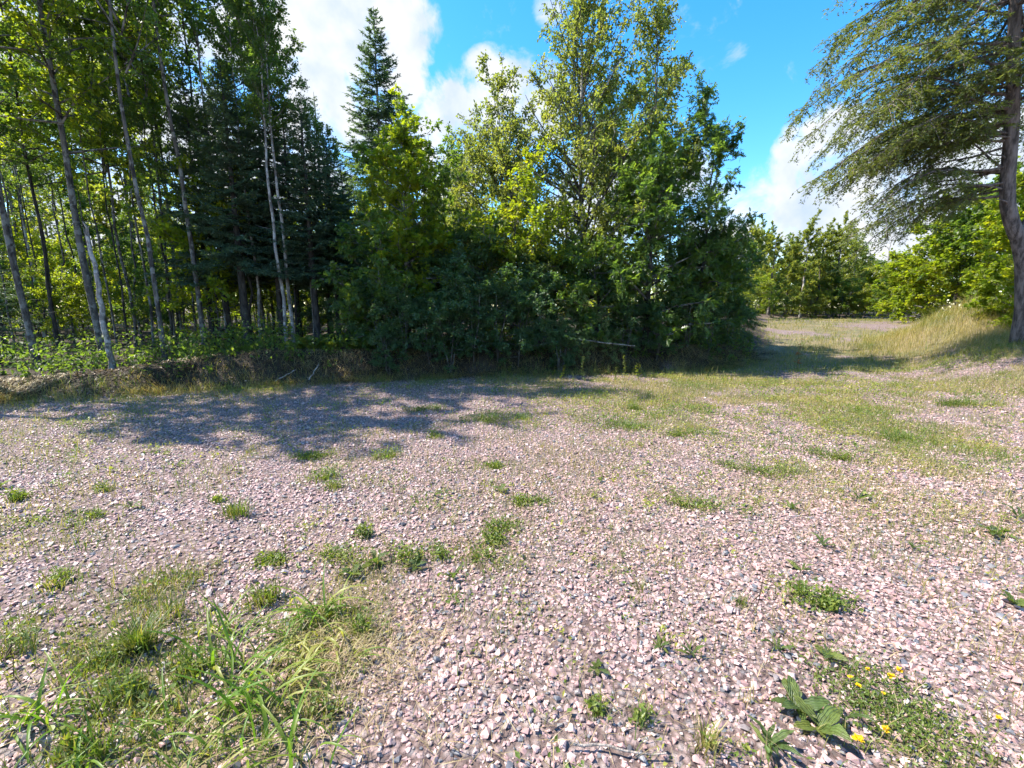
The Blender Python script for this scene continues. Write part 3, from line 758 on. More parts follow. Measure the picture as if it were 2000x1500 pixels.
# ------------------------------------------------------------------ the clump in the middle
def leafy(name, u, Yd, vt, cb, prof, nprim, nleaf, leafm, label, r=.08, kind='bark', el=(35, 60), droop=.12, leaf=.085, wide=.6, shape='diamond', flat=.85, tw=5, lean=(0, 0),
          wig=.12, twl=.55, seed=1, group=None, cat='tree', bias=None, base_v=700, X=None):
    p = at(u, base_v, Yd); z = hz(p[0], p[1]); g = rs(seed)
    root = thing(name, (p[0], p[1], z), label, cat, group)
    H = top_h(u, vt, Yd, base_v) - .25
    P = trunk_line(g, H, lean, wig); mb = MB(); trunk_mesh(mb, P, r, .1); mb.build('trunk', M[kind], root, True)
    mb = MB(); hardwood_crown(mb, g, P, cb, prof, nprim, el, droop, tw, leaf, wide, nleaf, shape, flat, r, twl, bias=bias)
    mb.build('crown', [M[leafm], M['bark']], root)
    return root
leafy('birch_tree', 1128, 13.6, -15, .10, lambda f: 3.0 * (1 - f) ** .85 * (.7 + .3 * min(1, f * 5)) + .22, 130, 36000, 'leaf_birch', 'tallest birch of the middle clump, its pale double stem showing', .10, 'bark_pale', (22, 66), .10, .085, .62, 'ovate', .6, 5, seed=101, wig=.1, lean=(-.1, 0))
leafy('birch_tree', 1258, 13.9, 0, .25, lambda f: 2.1 * (1 - f) ** .9 + .22, 75, 17000, 'leaf_birch', 'narrow tall birch with a ragged top, right of the tallest one', .07, 'bark_pale', (25, 70), .1, .085, .62, 'ovate', .6, 5, seed=102, wig=.12)
leafy('birch_tree', 1000, 14.4, 165, .12, lambda f: 2.4 * (1 - f) ** .8 + .15, 85, 21000, 'leaf_birch', 'broad birch leaning out on the left side of the middle clump', .075, 'bark', (28, 62), .1, .09, .62, 'ovate', .7, 5, seed=103, lean=(-.4, 0))
leafy('birch_tree', 925, 15.5, 255, .12, lambda f: 2.0 * (1 - f) ** .8 + .1, 60, 14000, 'leaf_birch', 'lower birch filling the dip left of the middle clump', .06, 'bark', (28, 60), .1, .09, .62, 'diamond', .7, 5, seed=104)
leafy('beech_sapling', 1005, 12.2, 395, .12, rounded(1.55), 46, 11000, 'leaf_maple', 'sunlit yellow-green young beech low on the left of the clump', .045, 'bark', (8, 45), .1, .10, .6, 'ovate', 1.3, 5.5, seed=105, cat='tree')
leafy('maple_tree', 800, 11.4, 248, .18, lambda f: 1.35 * (1 - f) ** .62 * (.6 + .4 * min(1, f * 4)) + .08, 64, 6200, 'leaf_maple', 'yellow-green young maple, brightest tree beside the tall spruce', .055, 'bark', (12, 55), .10, .115, .9, 'maple', 1.3, 5.5, seed=106)
leafy('maple_tree', 840, 12.4, 300, .08, rounded(1.35), 50, 7500, 'leaf_forest', 'darker bushy maple right of the yellow-green one', .045, 'bark', (10, 50), .1, .11, .85, 'maple', 1.2, 5.5, seed=107)
leafy('maple_tree', 748, 10.9, 470, .08, rounded(1.15), 40, 6000, 'leaf_forest', 'small shaded maple leaning over the bank under the yellow-green one', .03, 'bark', (10, 50), .1, .11, .85, 'maple', 1.2, 6, seed=108)
leafy('oak_tree', 1258, 11.9, 300, .08, lambda f: 1.9 * (1 - f) ** .6 * (.75 + .25 * min(1, f * 4)) + .15, 70, 9000, 'leaf_oak', 'dark broad oak with big lobed leaves, right front of the clump', .09, 'bark_dark', (8, 58), .1, .155, .72, 'oak', 1.0, 4.6, seed=109, twl=.6)
leafy('oak_tree', 1348, 12.6, 245, .14, lambda f: 1.35 * (1 - f) ** .45 + .15, 34, 4300, 'leaf_oak', 'thin oak with sparse boughs reaching into the blue sky', .06, 'bark_dark', (20, 62), .1, .15, .72, 'oak', .8, 4.2, seed=110, twl=.6, lean=(.25, 0))
leafy('oak_tree', 1160, 11.7, 470, .06, rounded(1.25), 36, 5200, 'leaf_oak', 'low oak bush in shade at the middle of the clump front', .05, 'bark_dark', (5, 50), .1, .14, .72, 'oak', 1.1, 5, seed=111)
leafy('oak_tree', 1362, 13.2, 470, .05, rounded(1.15), 36, 5200, 'leaf_oak', 'rounded dark oak bush at the right corner of the clump', .04, 'bark_dark', (5, 55), .1, .14, .72, 'oak', 1.0, 5, seed=112)
leafy('oak_tree', 1390, 15.2, 500, .05, rounded(1.05), 36, 5500, 'leaf_oak', 'dark bush standing out behind the corner of the clump', .04, 'bark_dark', (10, 60), .1, .14, .72, 'oak', .9, 5, seed=113)
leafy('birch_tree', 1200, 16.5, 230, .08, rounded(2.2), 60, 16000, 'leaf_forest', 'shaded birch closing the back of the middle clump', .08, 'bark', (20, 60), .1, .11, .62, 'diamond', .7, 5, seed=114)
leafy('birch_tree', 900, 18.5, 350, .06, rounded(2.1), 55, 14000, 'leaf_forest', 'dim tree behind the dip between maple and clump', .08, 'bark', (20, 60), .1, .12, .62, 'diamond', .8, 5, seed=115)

SH = 'dark shrubs along the top of the bank'
SHRUBS = [(735, 10.4, .55, 'shrub on the bank left of the small shaded maple'), (790, 10.1, .5, 'shrub hanging over the bank under the yellow-green maple'), (838, 10.3, .55, 'low shrub on the bank right of the yellow-green maple'),
          (880, 10.3, .6, 'shrub drooping over the bank below the lower birch'), (925, 10.5, .66, 'dense dark shrub below the dip in the trees'), (972, 10.6, .68, 'bluish dark shrub left of the pale brambles'),
          (1012, 10.7, .7, 'largest bluish shrub touching the pale brambles'), (1055, 11.4, .66, 'shrub behind the left pale bramble'), (1222, 11.4, .5, 'shrub at the right end of the fallen log'),
          (1282, 11.5, .55, 'low shrub under the broad oak'), (1340, 11.8, .55, 'shrub under the thin oak'), (1380, 12.2, .5, 'shrub at the right foot of the clump'), (1418, 13.0, .5, 'outermost shrub at the clump corner by the track'),
          (890, 11.8, .95, 'tall shrub behind the drooping one'), (960, 12.0, 1.0, 'tall dark shrub under the sunlit young beech'), (1080, 12.6, 1.0, 'tall shrub behind the pale brambles'), (1330, 13.4, .95, 'tall shrub between the two oaks'),
          (820, 12.2, .9, 'tall shrub between the two maples'), (700, 11.2, .6, 'shrub behind the ferns'), (1448, 14.4, .42, 'small shrub past the clump corner along the track'), (760, 9.9, .4, 'small shrub low on the bank face right of the ferns'), (1095, 10.6, .4, 'small shrub below the left end of the fallen log')]
for q, (u, Yd, s_, lab) in enumerate(SHRUBS):
    p = at(u, 700, Yd); gg = rs(700 + q)
    root = thing('shrub', (p[0], p[1], hz(p[0], p[1]) - .03), lab, 'shrub', SH)
    mb = MB()
    for k in range(3):
        P = trunk_line(gg, 2.4 * s_, gg.normal(0, .35 * s_, 2), .05, 6); tube(mb, P, np.linspace(.018, .004, 6), 5)
    mb.build('stem', M['bark'], root, True)
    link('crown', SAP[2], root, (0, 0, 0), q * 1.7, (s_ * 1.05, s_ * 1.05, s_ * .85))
PL = 'pale sunlit bramble bushes'
pale = low_crown(35, 'leaf_pale', 'ovate', 2600, .11)
BLAB = ['leftmost pale bramble bush beside the bluish shrub', 'tallest pale bramble bush behind the fallen log', 'pale bramble bush over the middle of the fallen log', 'small pale bramble at the right of the others', 'low pale bramble in front of the fallen log']
for q, (u, Yd, s_) in enumerate([(1085, 11.1, .34), (1125, 11.2, .38), (1165, 11.3, .34), (1195, 11.1, .26), (1140, 10.9, .24)]):
    p = at(u, 690, Yd); root = thing('bramble_bush', (p[0], p[1], hz(p[0], p[1]) - .02), BLAB[q], 'shrub', PL)
    mb = MB(); gg = rs(720 + q)
    for k in range(4): tube(mb, trunk_line(gg, .75, gg.normal(0, .2, 2), .04, 5), np.linspace(.008, .002, 5), 4)
    mb.build('stem', M['root'], root); link('crown', pale, root, (0, 0, 0), q * 2.1, s_)

# ------------------------------------------------------------------ beyond the track, and the right-hand side
FT = 'trees beyond the far end of the track'
FAR = [(1425, 31, .62, 2), (1460, 33, .68, 4), (1500, 35, .66, 4), (1530, 37, .60, 4), (1562, 36, .78, 4), (1592, 37, .74, 4), (1625, 36.5, .80, 4), (1655, 38, .66, 4), (1690, 40, .45, 4), (1480, 40, .8, 4), (1545, 42, .75, 0),
       (1610, 43, .78, 0), (1670, 45, .6, 0), (1720, 44, .55, 4), (1760, 42, .6, 4), (1400, 38, .75, 4)]
FLAB = ['yellow-green tree just past the corner of the clump', 'pale green tree second past the clump corner', 'tree with a rusty-tinged top past the clump corner', 'low tree left of the white-stemmed far tree',
        'far tree with a bare whitish lower stem by the track end', 'bushy far tree right of the white-stemmed one', 'tallest far tree at the end of the track', 'sparse far tree right of the tallest one', 'small far tree before the gap of sky']
for q, (u, Yd, s_, c) in enumerate(FAR):
    forest_tree('far_tree', u, Yd, .13, HW[c], s_ * .74, FLAB[q] if q < len(FLAB) else 'dim tree in the row behind the far end of the track', FT, 'bark_pale' if q == 4 else 'bark', wig=.08, rot=q * .9, dead=0, base_v=620)
FS = 'bushes at the foot of the far trees'
for q, (u, Yd, s_) in enumerate([(1410, 26, .8), (1440, 28, .9), (1475, 30, .8), (1510, 33.5, .7), (1535, 35, .8), (1580, 35.5, .8), (1600, 36, .6), (1640, 35.5, .9), (1665, 36, .8), (1690, 35, .85), (1715, 34, .7), (1735, 32.5, .85), (1755, 33, 1.0), (1775, 31.5, .8), (1500, 39, 1.3), (1540, 40, 1.4), (1575, 40, 1.3), (1612, 40.5, 1.4), (1650, 41, 1.4), (1685, 40, 1.3), (1715, 39.5, 1.3), (1745, 39, 1.3), (1595, 45, 1.6), (1630, 46, 1.6), (1670, 46, 1.5), (1560, 46, 1.6)]):
    p = at(u, 620, Yd); root = thing('far_bush', (p[0], p[1], hz(p[0], p[1]) - .1), 'leafy bush at the foot of the far trees beyond the track', 'bush', FS)
    mb = MB(); gg = rs(760 + q); tube(mb, trunk_line(gg, 2.2 * s_, (0, 0), .05, 6), np.linspace(.03, .006, 6), 5); mb.build('stem', M['bark'], root)
    link('crown', SAP[[3, 3, 0, 1][q % 4]], root, (0, 0, 0), q, (s_ * 1.25, s_ * 1.25, s_))
RM = 'yellow-green maples behind the grassy mound'
RIGHT = [(1772, 27, 520, 1.6, 'small yellow maple at the left end of the right-hand trees'), (1808, 23.5, 465, 1.8, 'yellow-green maple behind the left foot of the mound'),
         (1862, 21.5, 395, 2.0, 'full yellow-green maple right behind the grassy mound'), (1925, 20, 380, 2.1, 'darker maple behind the leaning hemlock trunk'), (1985, 18, 370, 2.0, 'maple at the right margin behind the hemlock'), (2060, 17, 370, 2.0, 'maple mostly cut off by the right margin')]
for q, (u, Yd, H, w, lab) in enumerate(RIGHT):
    leafy('maple_tree', u, Yd, H, .06, rounded(w), 52, 10500, 'leaf_maple' if q != 3 else 'leaf_forest', lab, .07, 'bark', (8, 52), .1, .15, .85, 'diamond', 1.2, 5, seed=200 + q, group=RM, base_v=640)
leafy('maple_bush', 1968, 12.6, 525, .05, rounded(.85), 30, 3600, 'leaf_maple', 'bright yellow-green bush beside the foot of the hemlock', .025, 'bark', (10, 55), .1, .12, .85, 'maple', 1.2, 6, seed=210, cat='bush', base_v=655)
leafy('maple_bush', 2040, 11.4, 470, .05, rounded(1.1), 34, 4200, 'leaf_maple', 'yellow-green bush at the right margin beyond the hemlock trunk', .03, 'bark', (10, 55), .1, .12, .85, 'maple', 1.2, 6, seed=211, cat='bush', base_v=655)

def bare_tree():
    g = rs(77); p = at(1715, 620, 41); root = thing('bare_tree', (p[0], p[1], hz(p[0], p[1])), 'leafless grey dead tree in the gap of sky beyond the track', 'dead tree')
    mb = MB(); P = trunk_line(g, 7.4, (.2, 0), .2); trunk_mesh(mb, P, .07, .1); mb.build('trunk', M['dead_wood'], root, True)
    mb = MB(); n = 40; t = g.uniform(.4, .98, n); A = along(P, t); az = g.uniform(0, 6.28, n); d = np.stack([np.cos(az), np.sin(az), g.uniform(.6, 1.4, n)], 1)
    L = g.uniform(.4, 1.1, n)[:, None]; prisms(mb, A, A + unit(d) * L, np.full(n, .016), np.full(n, .005)); mb.build('branches', M['dead_wood'], root)
bare_tree()

def hemlock():
    g = rs(88)
    pix = [(1999, 662), (1998, 610), (1999, 555), (1998, 510), (1990, 470), (1976, 435), (1968, 400), (1968, 350), (1972, 300), (1976, 250), (1978, 190), (1980, 120), (1982, 30), (1984, -80)]
    Pw = np.array([at(u, v, 10.0) for u, v in pix]); base = np.array([Pw[0][0], 10.0, hz(Pw[0][0], 10.0)])
    root = thing('hemlock_tree', base, 'big hemlock with a crooked trunk and drooping boughs at the right margin', 'tree')
    P = Pw - base; P[0, 2] = -.15
    P = np.vstack([P, P[-1] + [.1, 0, 1.2], P[-1] + [.15, 0, 2.6], P[-1] + [.1, 0, 4.0]])
    rad = np.interp(P[:, 2], [-.2, .1, .6, 2, 3.2, 5, 8, P[-1, 2]], [.23, .17, .14, .132, .125, .11, .08, .02])
    mb = MB(); tube(mb, P, rad, 14); mb.build('trunk', M['bark_hemlock'], root, True)
    mb = MB(); q = np.array([P[4] + [.02, .03, 0], P[4] + [.25, .1, .45], P[4] + [.5, .2, 1.2], P[4] + [.55, .25, 2.6], P[4] + [.6, .3, 4.6]]); tube(mb, q, [.11, .095, .08, .06, .035], 10); mb.build('fork', M['bark_hemlock'], root, True)
    # boughs
    br, cr = MB(), MB()
    nb = 112
    hs = np.sort(np.concatenate([g.uniform(3.0, 5.0, 22), g.uniform(4.5, 9.6, nb - 22)])); az = np.arange(nb) * 2.399 + g.normal(0, .4, nb)
    Hh = P[-1, 2]
    A_, D_, L_ = [], [], []
    for h, a in zip(hs, az):
        k = np.argmin(np.abs(P[:, 2] - h)); b = np.array([np.interp(h, P[:, 2], P[:, 0]), np.interp(h, P[:, 2], P[:, 1]), h])
        L = float(np.interp(h, [3, 4.4, 5.2, 6.5, 8.5, 10.5, 12], [2.6, 3.2, 3.9, 4.1, 3.5, 2.0, .7])) * g.uniform(.65, 1.05)
        if h < 4.9 and math.cos(a) > -.3: a = math.pi - g.uniform(-.1, 1.3)
        if h < 4.9 and math.sin(a) < -.3: a = math.pi - g.uniform(-.2, 1.2)
        if math.sin(a) < -.3: L *= .62 if h < 5.5 else .8
        e = R(g.normal(14, 9)); d = np.array([math.cos(a) * math.cos(e), math.sin(a) * math.cos(e), math.sin(e)])
        s = np.linspace(0, 1, 9); pts = b + d * (L * s)[:, None] - UP * (.40 * L * s ** 2.2)[:, None] + np.array([0, 0, 1]) * (np.sin(s * 9 + a) * .03 * L)[:, None]
        tube(br, pts, np.linspace(.010 + .008 * L, .003, 9), 5)
        n2 = int(L / .098); ss = g.uniform(.16, 1.0, n2); B2 = along(pts, ss); tan = unit(along(pts, np.minimum(ss + .04, 1)) - along(pts, ss - .04))
        side = unit(np.cross(tan, UP)) * g.choice([-1, 1], n2)[:, None]
        l2 = np.clip((.22 + .42 * L * (1 - ss * .75)) * g.uniform(.5, 1.1, n2), .2, 1.5)
        d2 = unit(tan * .6 + side * g.uniform(.3, 1.1, (n2, 1)) + g.normal(0, .15, (n2, 3)) - UP * g.uniform(-.1, .35, (n2, 1)))
        # each side bough hangs towards its tip
        s2 = np.linspace(0, 1, 4)
        Q = B2[:, None] + d2[:, None] * (l2[:, None, None] * s2[None, :, None]) - UP * (l2[:, None] * .30 * s2[None] ** 2)[..., None]
        for k2 in range(3): prisms(br, Q[:, k2], Q[:, k2 + 1], np.full(n2, .006 - .0015 * k2), np.full(n2, .0045 - .0015 * k2))
        n3 = np.maximum((l2 / .045).astype(int), 4); i3 = np.repeat(np.arange(n2), n3); t3 = g.uniform(.05, 1, len(i3))
        kk = np.minimum((t3 * 3).astype(int), 2); f = t3 * 3 - kk
        A3 = Q[i3, kk] * (1 - f)[:, None] + Q[i3, kk + 1] * f[:, None]; T3 = unit(Q[i3, kk + 1] - Q[i3, kk])
        sd = unit(np.cross(T3, UP)) * g.choice([-1, 1], len(i3))[:, None]
        A_.append(A3); D_.append(unit(T3 * .5 + sd * g.uniform(.3, 1.0, (len(i3), 1)) + g.normal(0, .2, (len(i3), 3)) - UP * g.uniform(.0, .45, (len(i3), 1)))); L_.append(g.uniform(.05, .17, len(i3)))
    blade_sprays(cr, g, np.concatenate(A_), np.concatenate(D_), np.concatenate(L_), .060, .027, .021)
    for (h, a, L) in ((3.3, 2.9, 1.5), (3.9, 3.6, 1.1), (3.0, 2.4, .8), (4.3, 3.3, 1.6)):   # bare stubs on the trunk
        b = np.array([np.interp(h, P[:, 2], P[:, 0]), 0, h]); d = np.array([math.cos(a), -abs(math.sin(a)) * .6, .05]); tube(br, b + d * np.linspace(0, L, 5)[:, None] + g.normal(0, .02, (5, 3)), np.linspace(.02, .005, 5), 5)
    br.build('boughs', M['bark_hemlock'], root); cr.build('crown', M['needle_hemlock'], root)
    print('hemlock faces', sum(len(f) for f, _, _ in cr.F))
hemlock()

# ------------------------------------------------------------------ the wood far behind, one mass of lit leaves and dim stems
def far_wood():
    g = rs(300); mb = MB()
    n = 7600; th = np.concatenate([g.uniform(R(-66), R(62), 6200), g.uniform(R(22), R(46), 1400)]); r = np.concatenate([g.uniform(27, 52, 6200), g.uniform(44, 60, 1400)]); x = r * np.sin(th); y = r * np.cos(th)
    k = (forest_depth(x, y) > 3) | ((road_offset(x, y) > 5) & (y > 17)); x, y = x[k], y[k]; n = len(x)
    zg = height(x, y); top = (6.5 + 3 * vnoise(x * .25, y * .25, 21)) * np.where(th[k] > R(5), .5, 1.0) * np.where((th[k] > R(-26)) & (th[k] < R(-4)), .8, 1)
    zc = zg + top * g.uniform(.02, 1, n) ** np.where(th[k] > R(5), 1.7, 1.1)
    per = 13; i = np.repeat(np.arange(n), per)
    C = np.stack([x, y, zc], 1)[i] + g.normal(0, 1, (n * per, 3)) * np.array([.55, .55, .3])
    leaf_cloud(mb, C, g.normal(size=(n * per, 3)) - UP * .3, unit(UP + g.normal(0, .55, (n * per, 3))), g.uniform(.16, .3, n * per), g.uniform(.11, .2, n * per), 'diamond', np.clip(g.uniform(0, .6, n)[i] + g.uniform(0, .4, n * per), 0, 1))
    q = g.choice(n, 260); prisms(mb, np.stack([x, y, zg - .2], 1)[q], np.stack([x + g.normal(0, .2, n), y, zg + top], 1)[q], np.full(260, .09), np.full(260, .03), 1)
    o = mb.build('far_woods', [M['leaf_far'], M['bark']]); o['kind'] = 'stuff'; o['label'] = 'mass of sunlit leaves far behind the nearer trees'; o['category'] = 'woods'
far_wood()

# ------------------------------------------------------------------ ground cover
def bands(g, spec):
    X, Y, S = [], [], []
    for y0, y1, rho, sc_, wf in spec:
        w = wf * y1 + 1.5; n = int(2 * w * (y1 - y0) * rho); x = g.uniform(-w, w, n); y = g.uniform(y0, y1, n)
        k = np.abs(x) < wf * y + 1.5; X.append(x[k]); Y.append(y[k]); S.append(np.full(k.sum(), sc_))
    return np.concatenate(X), np.concatenate(Y), np.concatenate(S)

def lawn():
    g = rs(400); mb = MB()
    x, y, s_ = bands(g, [(.6, 3, 3600, 1, 1.3), (3, 6, 2100, 1.2, 1.3), (6, 10, 1150, 1.5, 1.3), (10, 16, 460, 2.0, 1.35), (16, 30, 90, 3.8, 1.2)])
    gr = grassy(x, y); ro = road_offset(x, y)
    track = np.exp(-((np.abs(ro) - .9) / .35) ** 2) * sstep(11, 14, y)
    k = g.uniform(size=len(x)) < gr ** 1.2 * (1 - .7 * track); x, y, s_, gr, ro = x[k], y[k], s_[k], gr[k], ro[k]; n = len(x)
    tall = np.exp(-((x - 14.2) ** 2 + (y - 14.2) ** 2) / 8) * 1.0 + .35 * sstep(2.6, 4.4, ro) * sstep(8.5, 10.5, y)
    fd = forest_depth(x, y); tall = tall + .25 * sstep(-.7, -.1, fd) * (x < 7)
    h = (g.lognormal(math.log(.05), .45, n)) * np.sqrt(s_) + .42 * tall * g.uniform(.3, 1.1, n)
    a = g.uniform(0, 6.28, n); l = h[:, None] * g.uniform(.2, .95, n)[:, None] * np.stack([np.cos(a), np.sin(a)], 1)
    dry = vnoise(x * 1.1, y * 1.1, 31) * .5 + vnoise(x * 3.7, y * 3.7, 32) * .3
    rr = np.clip(dry + g.normal(.12, .18, n) + .25 * np.clip(tall, 0, 1) + .1 * (x > 2), 0, 1)
    blades(mb, np.stack([x, y, height(x, y) - .005], 1), h, l, .0032 * s_ * g.uniform(.7, 1.4, n), rr)
    o = mb.build('grass', M['grass']); o['kind'] = 'stuff'; o['label'] = 'thin green and straw-coloured grass over the gravel and banks'
lawn()

def thatch():
    g = rs(410); mb = MB()
    n = 2600; x = np.concatenate([g.normal(-1.25, .5, n), g.normal(-.75, .2, 700), g.uniform(-2, 4.5, 8000), g.uniform(-5, 9, 12000)]); y = np.concatenate([g.normal(1.75, .36, n), g.normal(1.8, .18, 700), g.uniform(1.0, 5.0, 8000), g.uniform(4.5, 10.5, 12000)])
    k = (y > .7) & (forest_depth(x, y) < 0) & (vnoise(x * 1.4, y * 1.4, 81) > g.uniform(.15, .6, len(x))); x, y = x[k], y[k]; n = len(x); far = np.clip(y / 4, 1, 2.4)
    a = g.uniform(0, 6.28, n); L = g.uniform(.03, .14, n); h = g.uniform(.002, .05, n)
    blades(mb, np.stack([x, y, height(x, y) + g.uniform(.01, .04, n)], 1), h, np.stack([np.cos(a), np.sin(a)], 1) * L[:, None], g.uniform(.0015, .004, n) * far, g.uniform(0, 1, n))
    o = mb.build('dead_grass', M['straw']); o['kind'] = 'stuff'; o['label'] = 'matted dead grass lying between the gravel and tufts'
thatch()

def edge_points(g, n, x0=-13, x1=8.8, s0=-.1, s1=.8):
    E = EDGE[2:12]; seg = np.linalg.norm(np.diff(E, axis=0), axis=1); t = g.uniform(0, seg.sum(), n); c = np.concatenate([[0], np.cumsum(seg)])
    i = np.clip(np.searchsorted(c, t) - 1, 0, len(seg) - 1); f = ((t - c[i]) / seg[i])[:, None]
    d = np.diff(E, axis=0)[i] / seg[i][:, None]; nrm = np.stack([-d[:, 1], d[:, 0]], 1); off = g.uniform(s0, s1, n)
    P = E[i] * (1 - f) + E[i + 1] * f + nrm * off[:, None]
    return P, -nrm, off

def bank_cover():
    g = rs(420); mb = MB(); P, out, off = edge_points(g, 30000, s0=-.3, s1=1.1)
    z = height(P[:, 0], P[:, 1]); n = len(P); a = g.normal(0, .7, n)
    d = np.stack([out[:, 0] * np.cos(a) - out[:, 1] * np.sin(a), out[:, 0] * np.sin(a) + out[:, 1] * np.cos(a)], 1)
    L = g.uniform(.08, .5, n); drop = np.where(off > .25, -g.uniform(.0, .5, n) * L, g.uniform(.05, .5, n) * L)
    clump = vnoise(P[:, 0] * 1.5, P[:, 1] * 1.5, 44); k = g.uniform(size=n) < sstep(.25, .6, clump)
    blades(mb, np.column_stack([P, z + g.uniform(.0, .06, n)])[k], drop[k], (d * L[:, None])[k], g.uniform(.004, .012, n)[k], np.clip(clump * .5 + g.normal(.05, .25, n), 0, 1)[k])
    P, out, off = edge_points(g, 3600, s0=-.1, s1=.8); n = len(P); z = height(P[:, 0], P[:, 1])
    A = np.column_stack([P, z + .02]); B = A + np.column_stack([out * g.uniform(-.1, .3, (n, 1)) + g.normal(0, .14, (n, 2)), g.uniform(-.2, .12, n)])
    prisms(mb, A, B, g.uniform(.002, .010, n), g.uniform(.001, .004, n), 1)
    o = mb.build('bank_roots_and_dead_grass', [M['straw'], M['root']]); o['kind'] = 'stuff'; o['label'] = 'hanging roots, twigs and dead grass over the cut earth bank'
bank_cover()

def undergrowth():
    g = rs(430); mb = MB()
    P, out, off = edge_points(g, 2600, s0=.25, s1=5.5); n = len(P)
    dens = vnoise(P[:, 0] * .9, P[:, 1] * .9, 51); k = g.uniform(size=n) < (sstep(.2, .65, dens) + .15) * (.75 + .25 * sstep(-8, -4, P[:, 0])); P = P[k]; n = len(P)
    z = height(P[:, 0], P[:, 1]); hh = g.uniform(.08, .7, n) * (.5 + g.uniform(0, 1, n))
    per = 20; i = np.repeat(np.arange(n), per); u = g.uniform(.2, 1, n * per); sp = (hh * .45)[i]
    C = np.column_stack([P[i] + g.normal(0, 1, (n * per, 2)) * sp[:, None] * .6, z[i] + hh[i] * u])
    leaf_cloud(mb, C, g.normal(size=(n * per, 3)) - UP * .2, unit(UP * 1.2 + g.normal(0, .5, (n * per, 3))), g.uniform(.05, .11, n * per), g.uniform(.03, .07, n * per), 'diamond', np.clip(g.uniform(0, .6, n)[i] + g.uniform(0, .4, n * per), 0, 1))
    prisms(mb, np.column_stack([P, z - .02]), np.column_stack([P + g.normal(0, .05, (n, 2)), z + hh]), np.full(n, .004), np.full(n, .0015), 1)
    o = mb.build('undergrowth', [M['leaf_forest'], M['root']]); o['kind'] = 'stuff'; o['label'] = 'low leafy growth on the shaded floor of the wood'
undergrowth()

# ------------------------------------------------------------------ single plants
def leaf_mesh(name, ln, wd, curl, mat, rnd, nseg=8, notch=0):
    """one broad leaf along +X, base at the origin, raised then drooping"""
    mb = MB(); t = np.linspace(0, 1, nseg + 1)
    w = wd * np.sin(np.pi * np.clip(t * .92 + .04, 0, 1)) ** .8 * (1 - .25 * t); w[0] = wd * .12; w[-1] = wd * .03
    z = curl * np.sin(t * 2.3) * ln * .5; x = ln * t
    gq = rs(int(rnd * 100) + int(wd * 1000)); e1 = gq.normal(0, .12, nseg + 1) * w; e2 = gq.normal(0, .12, nseg + 1) * w; bend = np.cumsum(gq.normal(0, .025, nseg + 1)) * ln
    V = np.stack([np.column_stack([x, bend - w / 2 - e1 * .5, z + w * .16 + e1]), np.column_stack([x, bend, z]), np.column_stack([x, bend + w / 2 + e2 * .5, z + w * .16 + e2])], 1).reshape(-1, 3)
    F = []
    for k in range(nseg):
        for j in range(2): F.append([k * 3 + j, k * 3 + j + 3, k * 3 + j + 4, k * 3 + j + 1])
    mb.add(V, F, rnd); return mb.mesh(name, M[mat], True)
BROAD = [leaf_mesh('leaf', 1, .50, c, 'plantain', r_) for c, r_ in ((.35, .2), (.5, .6), (.22, .85), (.42, .4))]
LONG = [leaf_mesh('leaf', 1, .24, c, 'plantain', r_) for c, r_ in ((.35, .3), (.6, .55), (.25, .9), (.5, .1))]

